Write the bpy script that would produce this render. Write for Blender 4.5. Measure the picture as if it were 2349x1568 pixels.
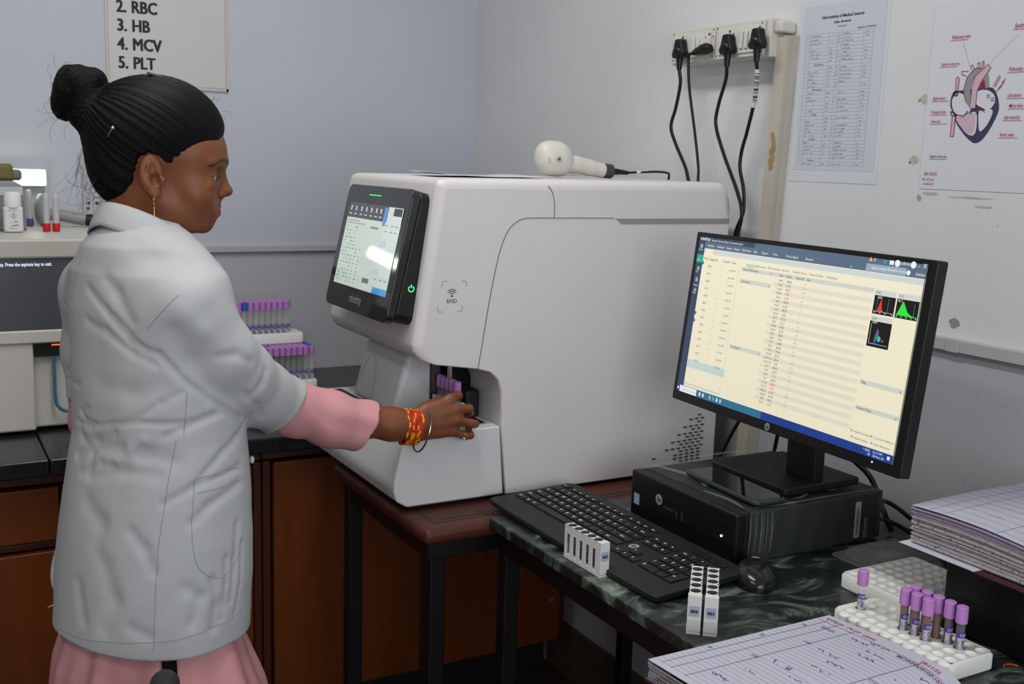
import bpy, bmesh, math, random
import numpy as np
from mathutils import Vector, Matrix
random.seed(7)
SC=bpy.context.scene
for o in list(bpy.data.objects): bpy.data.objects.remove(o)
COL=SC.collection
# ------------------------------------------------------------------ camera
EYE=Vector((0,0,1.56)); FPX=2488.0
YAW,PIT,ROL=math.radians(29.594),math.radians(9.468),math.radians(1.736)
fw=Vector((math.sin(YAW)*math.cos(PIT),math.cos(YAW)*math.cos(PIT),-math.sin(PIT)))
r0=Vector((math.cos(YAW),-math.sin(YAW),0)); u0=r0.cross(fw)
rt=r0*math.cos(ROL)+u0*math.sin(ROL); up=u0*math.cos(ROL)-r0*math.sin(ROL)
cd=bpy.data.cameras.new('camera'); cam=bpy.data.objects.new('camera',cd); COL.objects.link(cam)
cd.sensor_width=36; cd.lens=36*FPX/2349; cd.clip_start=.02
cd.dof.use_dof=True; cd.dof.focus_distance=1.88; cd.dof.aperture_fstop=10.0
m=Matrix((rt,up,-fw)).transposed().to_4x4(); m.translation=EYE; cam.matrix_world=m
SC.camera=cam
# ------------------------------------------------------------------ world, view
w=bpy.data.worlds.new('world'); SC.world=w; w.use_nodes=True
w.node_tree.nodes['Background'].inputs[0].default_value=(.62,.7,.85,1); w.node_tree.nodes['Background'].inputs[1].default_value=.3
SC.view_settings.view_transform='Standard'; SC.view_settings.look='None'
SC.view_settings.exposure=0; SC.view_settings.gamma=1
try: SC.view_settings.use_curve_mapping=False
except Exception: pass
def area(name,loc,rot,sx,sy,power,col):
    l=bpy.data.lights.new(name,'AREA'); l.shape='RECTANGLE'; l.size=sx; l.size_y=sy; l.energy=power; l.color=col
    o=bpy.data.objects.new(name,l); COL.objects.link(o); o.location=loc; o.rotation_euler=rot; return o
area('ceiling_light',(-.7,.7,2.93),(0,0,0),.16,1.3,13,(1,.97,.93))
area('ceiling_light',(.5,1.75,2.93),(0,0,0),.16,1.3,22,(1,.98,.95))
area('window_light',(.25,-1.9,1.8),(math.radians(84),0,math.radians(-4)),2.2,1.5,50,(.90,.94,1))
# ------------------------------------------------------------------ helpers
def lin(c):
    c=c/255.0; return c/12.92 if c<=.04045 else ((c+.055)/1.055)**2.4
def rgb(h):
    if isinstance(h,str): h=h.lstrip('#'); return (lin(int(h[0:2],16)),lin(int(h[2:4],16)),lin(int(h[4:6],16)),1)
    return tuple(h)+(1,)
MATS={}
def mat(name,col,rough=.5,metal=0,emit=0,alpha=1,trans=0,ior=1.45,var=0,vscale=6,bump=0,bscale=60,coat=0,ecol=None,sss=0,spec=.5,stretch=None):
    if name in MATS: return MATS[name]
    M=bpy.data.materials.new(name); M.use_nodes=True; nt=M.node_tree; N=nt.nodes; L=nt.links
    b=N['Principled BSDF']; c=rgb(col)
    b.inputs['Base Color'].default_value=c; b.inputs['Roughness'].default_value=rough; b.inputs['Metallic'].default_value=metal
    b.inputs['Specular IOR Level'].default_value=spec
    b.inputs['IOR'].default_value=ior; b.inputs['Alpha'].default_value=alpha; b.inputs['Transmission Weight'].default_value=trans
    b.inputs['Coat Weight'].default_value=coat
    if sss: b.inputs['Subsurface Weight'].default_value=sss; b.inputs['Subsurface Radius'].default_value=(.012,.005,.003); b.inputs['Subsurface Scale'].default_value=1
    if emit: b.inputs['Emission Color'].default_value=rgb(ecol or col); b.inputs['Emission Strength'].default_value=emit
    if var or bump:
        tc=N.new('ShaderNodeTexCoord'); mp=N.new('ShaderNodeMapping'); L.new(tc.outputs['Object'],mp.inputs[0])
        if stretch: mp.inputs['Scale'].default_value=stretch
        if var:
            n=N.new('ShaderNodeTexNoise'); n.inputs['Scale'].default_value=vscale; n.inputs['Detail'].default_value=6; L.new(mp.outputs[0],n.inputs[0])
            r=N.new('ShaderNodeValToRGB'); L.new(n.outputs[0],r.inputs[0]); r.color_ramp.elements[0].position=.3; r.color_ramp.elements[1].position=.7
            r.color_ramp.elements[0].color=tuple(x*(1-var) for x in c[:3])+(1,); r.color_ramp.elements[1].color=tuple(min(1,x*(1+var*.5)) for x in c[:3])+(1,)
            L.new(r.outputs[0],b.inputs['Base Color'])
        if bump:
            n=N.new('ShaderNodeTexNoise'); n.inputs['Scale'].default_value=bscale; n.inputs['Detail'].default_value=4; L.new(mp.outputs[0],n.inputs[0])
            bp=N.new('ShaderNodeBump'); bp.inputs['Strength'].default_value=bump; bp.inputs['Distance'].default_value=.002; L.new(n.outputs[0],bp.inputs['Height']); L.new(bp.outputs[0],b.inputs['Normal'])
    MATS[name]=M; return M
def frame(O,R,U,N=None):
    R=Vector(R).normalized(); U=Vector(U).normalized(); N=R.cross(U) if N is None else Vector(N).normalized()
    m=Matrix((R,U,N)).transposed().to_4x4(); m.translation=Vector(O); return m
def T(x,y,z): return Matrix.Translation((x,y,z))
def RZ(a): return Matrix.Rotation(a,4,'Z')
def RX(a): return Matrix.Rotation(a,4,'X')
def RY(a): return Matrix.Rotation(a,4,'Y')
I4=Matrix.Identity(4)
class MB:
    def __init__(s): s.v=[]; s.f=[]; s.m=[]; s.mats=[]; s.cur=0
    def use(s,m):
        if m not in s.mats: s.mats.append(m)
        s.cur=s.mats.index(m); return s
    def add(s,vs,fs,M=I4):
        b=len(s.v); s.v+=[M@Vector(p) for p in vs]; s.f+=[tuple(b+i for i in f) for f in fs]; s.m+=[s.cur]*len(fs); return s
    def box(s,c,d,M=I4):
        x,y,z=[k/2 for k in d]; cx,cy,cz=c
        return s.add([(cx+i*x,cy+j*y,cz+k*z) for i in(-1,1) for j in(-1,1) for k in(-1,1)],[(0,1,3,2),(4,6,7,5),(0,4,5,1),(2,3,7,6),(0,2,6,4),(1,5,7,3)],M)
    def bx(s,a,b,M=I4): return s.box([(p+q)/2 for p,q in zip(a,b)],[abs(q-p) for p,q in zip(a,b)],M)
    def prism(s,pts,h,M=I4,z0=0):
        n=len(pts); ar=sum(pts[i][0]*pts[(i+1)%n][1]-pts[(i+1)%n][0]*pts[i][1] for i in range(n))
        if ar<0: pts=pts[::-1]
        vs=[(p[0],p[1],z0) for p in pts]+[(p[0],p[1],z0+h) for p in pts]
        return s.add(vs,[tuple(range(n-1,-1,-1)),tuple(range(n,2*n))]+[(i,(i+1)%n,n+(i+1)%n,n+i) for i in range(n)],M)
    def flat(s,pts,M=I4,z=0):
        n=len(pts); ar=sum(pts[i][0]*pts[(i+1)%n][1]-pts[(i+1)%n][0]*pts[i][1] for i in range(n))
        if ar<0: pts=pts[::-1]
        return s.add([(p[0],p[1],z) for p in pts],[tuple(range(n))],M)
    def rect(s,x0,y0,x1,y1,M=I4,z=0): return s.flat([(x0,y0),(x1,y0),(x1,y1),(x0,y1)],M,z)
    def lathe(s,prof,M=I4,n=20,cap=True):
        vs=[];fs=[]
        for r,z in prof:
            for i in range(n): a=2*math.pi*i/n; vs.append((r*math.cos(a),r*math.sin(a),z))
        for k in range(len(prof)-1):
            for i in range(n): fs.append((k*n+i,k*n+(i+1)%n,(k+1)*n+(i+1)%n,(k+1)*n+i))
        if cap: fs.append(tuple(range(n-1,-1,-1))); fs.append(tuple((len(prof)-1)*n+i for i in range(n)))
        return s.add(vs,fs,M)
    def cyl(s,a,b,r,n=16,r2=None):
        a=Vector(a); b=Vector(b); d=b-a; q=d.to_track_quat('Z','Y').to_matrix().to_4x4(); q.translation=a
        return s.lathe([(r,0),(r if r2 is None else r2,d.length)],q,n)
    def tube(s,path,r,n=8,closed=False,flat=1.0):
        P=[Vector(p) for p in path]; m=len(P); rr=r if hasattr(r,'__len__') else [r]*m
        prev=None; vs=[]
        for i in range(m):
            t=(P[(i+1)%m]-P[i-1]) if closed else (P[min(i+1,m-1)]-P[max(i-1,0)])
            if t.length<1e-9: t=Vector((0,0,1))
            t.normalize()
            if prev is None: x=t.orthogonal().normalized()
            else:
                x=prev-t*prev.dot(t); x=x.normalized() if x.length>1e-6 else t.orthogonal().normalized()
            prev=x; y=t.cross(x)
            for k in range(n): a=2*math.pi*k/n; vs.append(P[i]+x*math.cos(a)*rr[i]+y*math.sin(a)*rr[i]*flat)
        fs=[(i*n+k,i*n+(k+1)%n,((i+1)%m)*n+(k+1)%n,((i+1)%m)*n+k) for i in range(m if closed else m-1) for k in range(n)]
        if not closed: fs+=[tuple(range(n-1,-1,-1)),tuple((m-1)*n+k for k in range(n))]
        return s.add(vs,fs)
    def ell(s,c,r,M=I4,nu=20,nv=12):
        pr=[(math.sin(math.pi*k/nv),-math.cos(math.pi*k/nv)) for k in range(1,nv)]
        vs=[(c[0]+r[0]*p*math.cos(2*math.pi*i/nu),c[1]+r[1]*p*math.sin(2*math.pi*i/nu),c[2]+r[2]*z) for p,z in pr for i in range(nu)]
        k=len(vs); vs+=[(c[0],c[1],c[2]-r[2]),(c[0],c[1],c[2]+r[2])]; R=nv-1
        fs=[(a*nu+i,a*nu+(i+1)%nu,(a+1)*nu+(i+1)%nu,(a+1)*nu+i) for a in range(R-1) for i in range(nu)]
        fs+=[(k,(i+1)%nu,i) for i in range(nu)]+[(k+1,(R-1)*nu+i,(R-1)*nu+(i+1)%nu) for i in range(nu)]
        return s.add(vs,fs,M)
    def grid(s,fn,nu,nv,th=0,M=I4):
        vs=[fn(i/nu,j/nv) for j in range(nv+1) for i in range(nu+1)]; w=nu+1
        fs=[(j*w+i,j*w+i+1,(j+1)*w+i+1,(j+1)*w+i) for j in range(nv) for i in range(nu)]
        return s.add(vs,fs,M)
    def text(s,t,x,y,size,M=I4,z=0,align='LEFT',bold=0,shear=0,rot=0,sx=1):
        V,Fc=glyphs(t,align,bold,shear); R=Matrix.Rotation(rot,4,'Z')
        return s.add([(p[0]*size*sx,p[1]*size,0) for p in V],Fc,M@T(x,y,z)@R)
GC={}
def glyphs(t,align,bold,shear):
    k=(t,align,bold,shear)
    if k not in GC:
        c=bpy.data.curves.new('t','FONT'); c.body=t; c.size=1; c.align_x=align; c.offset=bold; c.shear=shear; c.resolution_u=2
        o=bpy.data.objects.new('t',c); COL.objects.link(o); dg=bpy.context.evaluated_depsgraph_get()
        me=o.evaluated_get(dg).to_mesh(); V=[tuple(v.co) for v in me.vertices]; Fc=[tuple(p.vertices) for p in me.polygons]
        o.evaluated_get(dg).to_mesh_clear(); bpy.data.objects.remove(o); bpy.data.curves.remove(c); GC[k]=(V,Fc)
    return GC[k]
def wm(o):
    m=Matrix.LocRotScale(o.location,o.rotation_euler,o.scale) if o.rotation_mode!='QUATERNION' else o.matrix_basis
    return wm(o.parent)@o.matrix_parent_inverse@m if o.parent else m
def obj(mb,name,material=None,parent=None,world=True,smooth=35,bevel=0,seg=3,label=None,sub=0,ang=35):
    me=bpy.data.meshes.new(name)
    vs=mb.v
    if parent is not None and world: im=wm(parent).inverted(); vs=[im@v for v in vs]
    me.from_pydata([tuple(v) for v in vs],[],mb.f)
    ms=mb.mats or [material]
    for q in ms: me.materials.append(q)
    if mb.mats: me.polygons.foreach_set('material_index',mb.m)
    if smooth: 
        me.polygons.foreach_set('use_smooth',[True]*len(me.polygons)); me.set_sharp_from_angle(angle=math.radians(smooth))
    me.validate(); me.update()
    o=bpy.data.objects.new(name,me); COL.objects.link(o)
    if parent is not None: o.parent=parent
    if bevel:
        md=o.modifiers.new('bevel','BEVEL'); md.width=bevel; md.segments=seg; md.limit_method='ANGLE'; md.angle_limit=math.radians(ang); md.harden_normals=False
        me.polygons.foreach_set('use_smooth',[True]*len(me.polygons))
        w_=o.modifiers.new('normals','WEIGHTED_NORMAL'); w_.keep_sharp=True
    if sub: md=o.modifiers.new('subdivision','SUBSURF'); md.levels=sub; md.render_levels=sub
    if label: o['label']=label
    return o
def tag(o,label,cat,group=None,kind=None):
    if label: o['label']=label
    if cat: o['category']=cat
    if group: o['group']=group
    if kind: o['kind']=kind
    return o
def thing(name,label,cat,loc=(0,0,0),rz=0,group=None):
    o=bpy.data.objects.new(name,None); o.empty_display_size=.05; COL.objects.link(o); o.location=loc; o.rotation_euler=(0,0,rz); return tag(o,label,cat,group)
def struct(name,mb,m,**k): o=obj(mb,name,m,**k); o['kind']='structure'; return o
def dup(root,loc,rz=None,label=None,group=None):
    r=root.copy(); COL.objects.link(r); r.location=loc
    if rz is not None: r.rotation_euler=(0,0,rz)
    if label: r['label']=label
    if group: r['group']=group
    for ch in list(root.children):
        c=ch.copy(); COL.objects.link(c); c.parent=r
        for g in list(ch.children):
            d=g.copy(); COL.objects.link(d); d.parent=c
    return r
def rrect(w,h,r,n=5,c=(0,0)):
    out=[]
    for sx,sy,a0 in ((1,1,0),(-1,1,90),(-1,-1,180),(1,-1,270)):
        for k in range(n+1):
            a=math.radians(a0+90*k/n); out.append((c[0]+sx*(w/2-r)+r*math.cos(a),c[1]+sy*(h/2-r)+r*math.sin(a)))
    return out
def spline(P,n=8,closed=False):
    P=[Vector(p) for p in P]; m=len(P); out=[]
    rng=range(m) if closed else range(m-1)
    for i in rng:
        a=P[i-1] if (closed or i>0) else P[0]*2-P[1]; b=P[i]; c=P[(i+1)%m]; d=P[(i+2)%m] if (closed or i+2<m) else P[-1]*2-P[-2]
        for k in range(n):
            t=k/n; out.append(.5*((2*b)+(c-a)*t+(2*a-5*b+4*c-d)*t*t+(3*b-a-3*c+d)*t**3))
    if not closed: out.append(P[-1])
    return out
def scribble(mb,x,y,length,h,M,z,wd=.0006,seed=0,slope=.12):
    rnd=random.Random(seed); px,py=x,y; t=0
    while t<length:
        nx=px+rnd.uniform(.15,.5)*h; ny=y+rnd.choice((0,0,.5,.9,.45))*h+rnd.uniform(-.1,.1)*h
        if rnd.random()<.1: nx+=h*.5; px=nx; py=ny; t=nx-x; continue
        dx,dy=nx-px,ny-py; l=math.hypot(dx,dy) or 1; ox,oy=-dy/l*wd/2,dx/l*wd/2
        mb.flat([(px-ox,py-oy),(nx-ox,ny-oy),(nx+ox,ny+oy),(px+ox,py+oy)],M,z); px,py=nx,ny; t=nx-x
def line2(mb,pts,wd,M,z=0):
    for a,b in zip(pts[:-1],pts[1:]):
        dx,dy=b[0]-a[0],b[1]-a[1]; l=math.hypot(dx,dy) or 1; ox,oy=-dy/l*wd/2,dx/l*wd/2; ex,ey=dx/l*wd*.3,dy/l*wd*.3
        mb.flat([(a[0]-ox-ex,a[1]-oy-ey),(b[0]-ox+ex,b[1]-oy+ey),(b[0]+ox+ex,b[1]+oy+ey),(a[0]+ox-ex,a[1]+oy-ey)],M,z)
# ------------------------------------------------------------------ materials
white_p=mat('instrument_plastic','#d8d4d4',.42,var=.03,vscale=3,bump=.03,bscale=400)
white_p2=mat('instrument_plastic_cool','#d0d2d3',.45,bump=.03,bscale=400)
grey_p=mat('grey_plastic','#8f9090',.5)
black_p=mat('black_plastic','#0c0c0d',.38,bump=.02,bscale=500)
black_m=mat('black_matte','#101011',.55)
black_g=mat('black_gloss','#0a0a0b',.12,coat=.3)
black_iron=mat('painted_iron','#070606',.45,var=.3,vscale=15)
chrome=mat('chrome','#c8c8c8',.18,metal=1)
foam=mat('white_foam','#e9e9e4',.7,bump=.25,bscale=350)
paper=mat('paper','#c6c6d2',.8)
ink=mat('dark_ink','#33343c',.8); inkr=mat('red_ink','#b0344a',.8); inkb=mat('blue_ink','#3c4270',.8); inkl=mat('light_ink','#8b8d98',.8)
cap_l=mat('lavender_cap','#bf86cb',.42); cap_blue=mat('blue_cap','#2a62b8',.45); cap_red=mat('red_cap','#c01414',.45); cap_pur=mat('purple_cap','#6b3a86',.45)
glass=mat('tube_plastic','#f2f2f0',.1,alpha=.13); blood=mat('blood','#2a0608',.3); bloodl=mat('blood_film','#7a3222',.35,alpha=.8); serum=mat('serum','#9a7b1e',.3)
lbl_w=mat('tube_label','#bdbbc6',.7); lbl_v=mat('violet_print','#5b34a4',.6)
cable_m=mat('cable_rubber','#0e0e0f',.45)
# ------------------------------------------------------------------ room
def wallmat(name,top,bot,zs,bumpy=.25):
    M=mat(name,top,.62,var=.05,vscale=2.2,bump=bumpy,bscale=18); nt=M.node_tree; N=nt.nodes; L=nt.links
    b=N['Principled BSDF']; old=b.inputs['Base Color'].links[0].from_socket
    g=N.new('ShaderNodeNewGeometry'); s=N.new('ShaderNodeSeparateXYZ'); L.new(g.outputs['Position'],s.inputs[0])
    c=N.new('ShaderNodeMath'); c.operation='LESS_THAN'; c.inputs[1].default_value=zs; L.new(s.outputs['Z'],c.inputs[0])
    mx=N.new('ShaderNodeMix'); mx.data_type='RGBA'; L.new(c.outputs[0],mx.inputs[0]); L.new(old,mx.inputs[6]); mx.inputs[7].default_value=rgb(bot); L.new(mx.outputs[2],b.inputs['Base Color']); return M
wb=wallmat('wall_paint_blue','#bcc0ca','#b4b5bc',1.26); wr=wallmat('wall_paint_white_shaded_low','#d6d8da','#b0afb4',1.24)  # right wall below the rail: shade under the monitor put into the colour
plain=mat('far_wall_paint','#c9c8c4',.8,var=.05); floor_m=mat('floor_tile','#4a3d36',.4,var=.3,vscale=5)
XW,YW=1.72,3.33
struct('floor',MB().bx((-2.6,-2.2,-.1),(XW+.1,YW+.1,0)),floor_m)
struct('ceiling',MB().bx((-2.6,-2.2,3.0),(XW+.1,YW+.1,3.1)),plain)
struct('wall_back',MB().bx((-2.6,YW,0),(XW+.1,YW+.1,3)),wb)
struct('wall_right',MB().bx((XW,-2.2,0),(XW+.1,YW,3)),wr)
struct('wall_left',MB().bx((-2.6,-2.1,0),(-2.5,YW,3)),plain)
struct('wall_front',MB().bx((-2.6,-2.2,0),(XW,-2.1,3)),plain)
railm=mat('wall_trunking','#b4b3b2',.5,var=.06,vscale=4)
struct('trim_1',MB().bx((-2.5,YW-.014,1.258),(XW,YW,1.278)),railm,bevel=.002)
mb=MB().bx((XW-.014,.2,1.232),(XW,3.31,1.2565)); mb.bx((XW-.015,1.325,1.231),(XW-.001,1.352,1.257))
struct('trim_2',mb,railm,bevel=.002)
tm=mat('old_conduit','#b8b2a6',.6,var=.1,vscale=5)
mb=MB().use(tm); mb.bx((1.688,1.811,.87),(1.7195,1.8445,1.844)); mb.bx((1.700,1.8085,.87),(1.7195,1.811,1.844)); mb.use(mat('plaster_stain','#a98a63',.8,var=.3,vscale=40)); 
for k in range(9): mb.flat([(0.006*math.cos(a)*(1+.4*math.sin(3*a+k)),.010*math.sin(a)) for a in [i*.7 for i in range(9)]],frame((1.6878,1.829-.003*k%.01,1.63-.008*k),(0,-1,0),(0,0,1)),0.0001*k)
for v_ in mb.v: v_.y+=(1.844-v_.z)*.048
tr=struct('trim_3',mb,tm); 
sk=mat('skirting_tile','#54473c',.5,var=.25,vscale=12)
struct('baseboard_right',MB().bx((XW-.012,.2,0),(XW,2.72,.17)),sk,bevel=.002)
# stains on the right wall
st=mat('wall_scuff','#8f8f8e',.8); torn=mat('torn_tape','#b9b8ad',.7,var=.3,vscale=30)
mb=MB().use(torn)
W=lambda y,z,dx=.0004: frame((XW-dx,y,z),(0,-1,0),(0,0,1))
def blob(mb,M,w,h,n,seed,z=0):
    rn=random.Random(seed); mb.flat([(w*math.cos(2*math.pi*i/n)*rn.uniform(.6,1),h*math.sin(2*math.pi*i/n)*rn.uniform(.6,1)) for i in range(n)],M,z)
blob(mb,W(1.462,1.700),.014,.011,11,3); blob(mb,W(1.475,1.585),.016,.010,11,4); blob(mb,W(1.43,1.522),.022,.004,13,5); blob(mb,W(1.34,1.518),.06,.0022,13,6); blob(mb,W(1.31,1.503),.03,.003,13,8); blob(mb,W(1.455,1.513),.006,.009,9,15)
mb.use(st); blob(mb,W(1.347,1.285),.015,.012,14,9); blob(mb,W(1.475,1.697),.004,.003,8,12); blob(mb,W(1.485,1.580),.004,.004,8,13)
for k in range(26): blob(mb,W(random.uniform(.9,1.5),random.uniform(.95,1.5)),.0016,.0016,6,20+k)
o=obj(mb,'trim_4',None); o['kind']='structure'
# ------------------------------------------------------------------ wall sign
sg=thing('wall_sign','white framed sign of black numbered lines on the back wall above the woman','sign',(.71,YW-.003,1.735))
mb=MB().use(mat('sign_board','#c6c5c3',.5)); F=frame((.5385,YW-.006,1.738),(1,0,0),(0,0,1),(0,-1,0))
mb.bx((.5385,YW-.006,1.738),(.884,YW-.0005,2.20)); b=obj(mb,'board',None,sg)
mb=MB().use(mat('sign_frame','#c2bbb8',.5)); z=.0005
for a in ((0,0,.346,.008),(0,0,.006,.46),(.340,0,.346,.46)): mb.rect(*a,F,z)
mb.use(mat('sign_line','#a5806f',.6)); 
for a in ((.008,.008,.338,.009),(.007,.008,.008,.46),(.338,.008,.339,.46)): mb.rect(*a,F,z*1.5)
obj(mb,'frame',None,sg,smooth=0)
mb=MB().use(mat('sign_text','#161616',.6))
for k,t in enumerate(('5.  PLT','4.  MCV','3.  HB','2.  RBC','1.  WBC')):
    n,wd=t.split('  ')
    for j in range(10): q_=.0008*(j//2)-.0016; e_=.0011*(j%2); mb.text(n,.0325-.0005*k+q_,.0500+.0515*k+e_,.047,F,.0012+.00003*j,sx=.82); mb.text(wd,.073-.0005*k+q_,.0500+.0515*k+e_,.047,F,.0012+.00003*j,sx=.82)
obj(mb,'lettering',None,sg,smooth=0)
# ------------------------------------------------------------------ wall lamp (left)
lt=thing('wall_lamp','glowing white tube lamp on the back wall behind the printer','lamp',(.30,YW,1.475))
obj(MB().bx((.20,YW-.032,1.452),(.366,YW-.0005,1.498)),'housing',mat('lamp_housing','#c9ccc4',.5),lt)
obj(MB().bx((.205,YW-.046,1.4605),(.361,YW-.0325,1.489)),'diffuser',mat('lamp_glow','#ffffff',.4,emit=10,ecol='#f0ffe2'),lt,bevel=.005)
# switch plate behind the hair
sp=thing('switch_plate','grey-white wall plate with two round sockets behind the hair of the woman','switch plate',(.5,YW,1.445))
obj(MB().bx((.463,YW-.012,1.366),(.585,YW-.0005,1.514)),'plate',mat('plate_plastic','#b9bcc2',.4),sp,bevel=.003)
mb=MB(); 
for x,z_ in ((.478,1.405),(.476,1.39),(.50,1.405),(.50,1.44)): mb.cyl((x,YW-.0135,z_),(x,YW-.011,z_),.0042)
obj(mb,'socket_holes',mat('socket_dark','#3c3d40',.6),sp)
# ------------------------------------------------------------------ back counter and cabinets
gran=mat('black_granite','#1b1d1e',.22,var=.35,vscale=40)
wood=mat('cabinet_veneer','#693107',.38,var=.22,vscale=5,stretch=(6,6,.5)); woodd=mat('cabinet_frame','#451c0b',.42,var=.25,vscale=5,stretch=(6,6,.5))
wt=thing('worktop','long black granite worktop along the back wall','worktop',(.0,2.9,.85))
obj(MB().bx((-1.6,2.52,.838),(.262,YW-.001,.877)).bx((.264,2.52,.838),(XW-.013,YW-.001,.877)),'slab',gran,wt,bevel=.004)
def cabinet(x0,x1,kind,label):
    c=thing('cabinet',label,'cabinet',((x0+x1)/2,2.9,0),group='brown veneer cabinets under the back worktop')
    mb=MB(); t=.018
    mb.bx((x0,2.62,.14),(x0+t,3.3,.837)); mb.bx((x1-t,2.62,.14),(x1,3.3,.837)); mb.bx((x0+t,2.62,.14),(x1-t,3.3,.158)); mb.bx((x0+t,3.28,.158),(x1-t,3.3,.837)); mb.bx((x0+t,2.62,.80),(x1-t,2.66,.837))
    obj(mb,'body',woodd,c,bevel=.002)
    mb=MB(); mb.bx((x0,2.594,.80),(x1,2.619,.837)); mb.bx((x0,2.59,.145),(x0+.022,2.619,.799)); mb.bx((x1-.022,2.59,.145),(x1,2.619,.799))
    if kind=='drawer': mb.bx((x0+.022,2.594,.648),(x1-.022,2.619,.666))
    obj(mb,'face_frame',woodd,c,bevel=.004)
    a,b_=x0+.026,x1-.026
    if kind=='drawer':
        d=obj(MB().bx((a,2.58,.67),(b_,2.604,.796)),'drawer',wood,c,bevel=.003)
        e=obj(MB().bx((a,2.58,.16),(b_,2.604,.644)),'door',wood,c,bevel=.003)
    else: e=obj(MB().bx((a,2.58,.152),(b_,2.604,.796)),'door',wood,c,bevel=.003)
    if kind=='lock':
        obj(MB().cyl((b_-.03,2.575,.285),(b_-.03,2.58,.285),.008),'latch',chrome,c)
    obj(MB().bx((x0,2.70,.0),(x1,2.72,.139)),'plinth',black_m,c)
    return c
cabinet(-.42,.312,'drawer','brown cabinet with a drawer over a door at the left edge of the back wall')
cabinet(.314,.76,'drawer','brown cabinet hidden mostly by the woman, its edge showing right of her coat')
cabinet(.762,1.225,'door','brown single-door cabinet behind the far legs of the small wooden table')
cabinet(1.227,1.68,'lock','brown cabinet with a small metal latch, in the corner under the marble table')
tag(obj(MB().tube(spline([(.73,2.75,.882),(.75,2.70,.885),(.765,2.66,.889),(.775,2.61,.886),(.77,2.575,.884)],6),.0065,8).tube(spline([(.74,2.72,.890),(.765,2.69,.896),(.775,2.63,.892)],5),.006,8),'cable_bundle',black_g),'small black cable loop on the black worktop under the white sleeve','cable')
# ------------------------------------------------------------------ left analyser
an=thing('blood_analyzer','wide pale analyser with a dark display band, at the left edge behind the woman','analyser',(.1,3.0,.877))
mb=MB(); 
body=mat('analyser_beige','#c4c0ba',.5); 
mb.bx((-.40,2.80,.885),(.50,3.29,1.345)); mb.bx((-.40,2.77,.885),(.264,2.80,1.128)); 
obj(mb,'body',body,an,bevel=.006)
obj(MB().bx((-.40,2.762,1.30),(.50,2.80,1.346)),'top_rim',mat('analyser_rim','#b9b5ae',.5),an,bevel=.006)
obj(MB().bx((-.38,2.768,1.13),(.49,2.798,1.316)),'display_band',mat('dark_display','#4a4d52',.3),an,bevel=.002)
obj(MB().bx((-.40,2.764,1.098),(.50,2.79,1.13)),'front_shelf',body,an,bevel=.004)
obj(MB().bx((.266,2.785,1.062),(.50,2.805,1.096)),'sampling_bar',black_m,an)
F=frame((.10,2.767,1.286),(1,0,0),(0,0,1),(0,-1,0))
mb=MB(); mb.text('Standby. Press the aspirate key to exit.',.212,-.003,.0118,F,.0006,bold=.012,align='RIGHT',sx=.71)
obj(mb,'display_text',mat('display_text','#dfe8ff',.5,emit=.75),an,smooth=0)
obj(MB().bx((.306,2.783,1.0885),(.36,2.786,1.0915)),'status_light',mat('orange_led','#ff5a20',.5,emit=1.6),an)
mb=MB(); mb.tube(spline([(.309,2.782,1.06),(.309,2.78,1.0),(.309,2.78,.965),(.314,2.78,.94),(.335,2.78,.925),(.38,2.78,.923),(.44,2.78,.923)],6),.0042,10)
obj(mb,'blue_loop',mat('blue_trim','#3d6f88',.4),an)
mb=MB()
for x in(-.36,.2): mb.cyl((x,2.84,.877),(x,2.84,.886),.015)
for x in(-.36,.4): mb.cyl((x,3.2,.877),(x,3.2,.886),.015)
obj(mb,'foot',black_m,an)
TZ=1.346
# printer
pr=thing('label_printer','grey tabletop printer at the left edge on the pale analyser','printer',(.2,3.08,TZ))
mb=MB(); mb.prism([(0,0),(.175,0),(.175,.092),(.168,.113),(.15,.125),(0,.125)],.13,frame((.115,3.20,TZ),(1,0,0),(0,0,1),(0,-1,0)))
obj(mb,'body',mat('printer_grey','#8b8f93',.5),pr,bevel=.004)
obj(MB().bx((.12,3.066,TZ+.088),(.283,3.070,TZ+.110)),'cover',mat('printer_light','#b9bec2',.45),pr,bevel=.001)
obj(MB().bx((.12,3.067,TZ+.012),(.284,3.070,TZ+.042)).bx((.12,3.067,TZ+.05),(.284,3.070,TZ+.08)),'front_panel',mat('printer_mid','#777b7e',.5),pr)
obj(MB().bx((.245,3.125,TZ+.1245),(.289,3.165,TZ+.153)),'roll_holder',mat('roll_grey','#6e6f68',.6),pr,bevel=.010)
obj(MB().bx((.195,3.105,TZ+.1245),(.266,3.124,TZ+.168)),'ribbon_roll',mat('ribbon_olive','#6d6230',.55),pr,bevel=.012)
# bottle
bt=thing('reagent_bottle','white plastic bottle with a red diamond hazard mark in front of the printer','bottle',(.252,3.0,TZ))
mb=MB(); mb.prism(rrect(.046,.03,.009),.063,T(.252,3.0,TZ+.0005)); obj(mb,'body',mat('bottle_white','#d9dbda',.4),bt,bevel=.004)
obj(MB().lathe([(.0195,.062),(.0205,.066),(.0198,.098),(.0185,.1005)],T(.252,3.0,TZ),24),'cap',mat('bottle_cap','#e4e6e5',.4),bt)
mb=MB().use(mat('label_print','#d4d6d4',.6)); F=frame((.252,2.9847,TZ),(1,0,0),(0,0,1),(0,-1,0))
mb.rect(-.0195,.006,.0195,.057,F); mb.use(mat('hazard_red','#a8514a',.6)); 
for s in (1,.82):
    d=.0082*s; mb.use(mat('hazard_red','#a8514a')) if s==1 else mb.use(mat('label_print','#d4d6d4')); mb.flat([(0,.042+d),(d,.042),(0,.042-d),(-d,.042)],F,.0003+.0003*(1-s))
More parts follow.
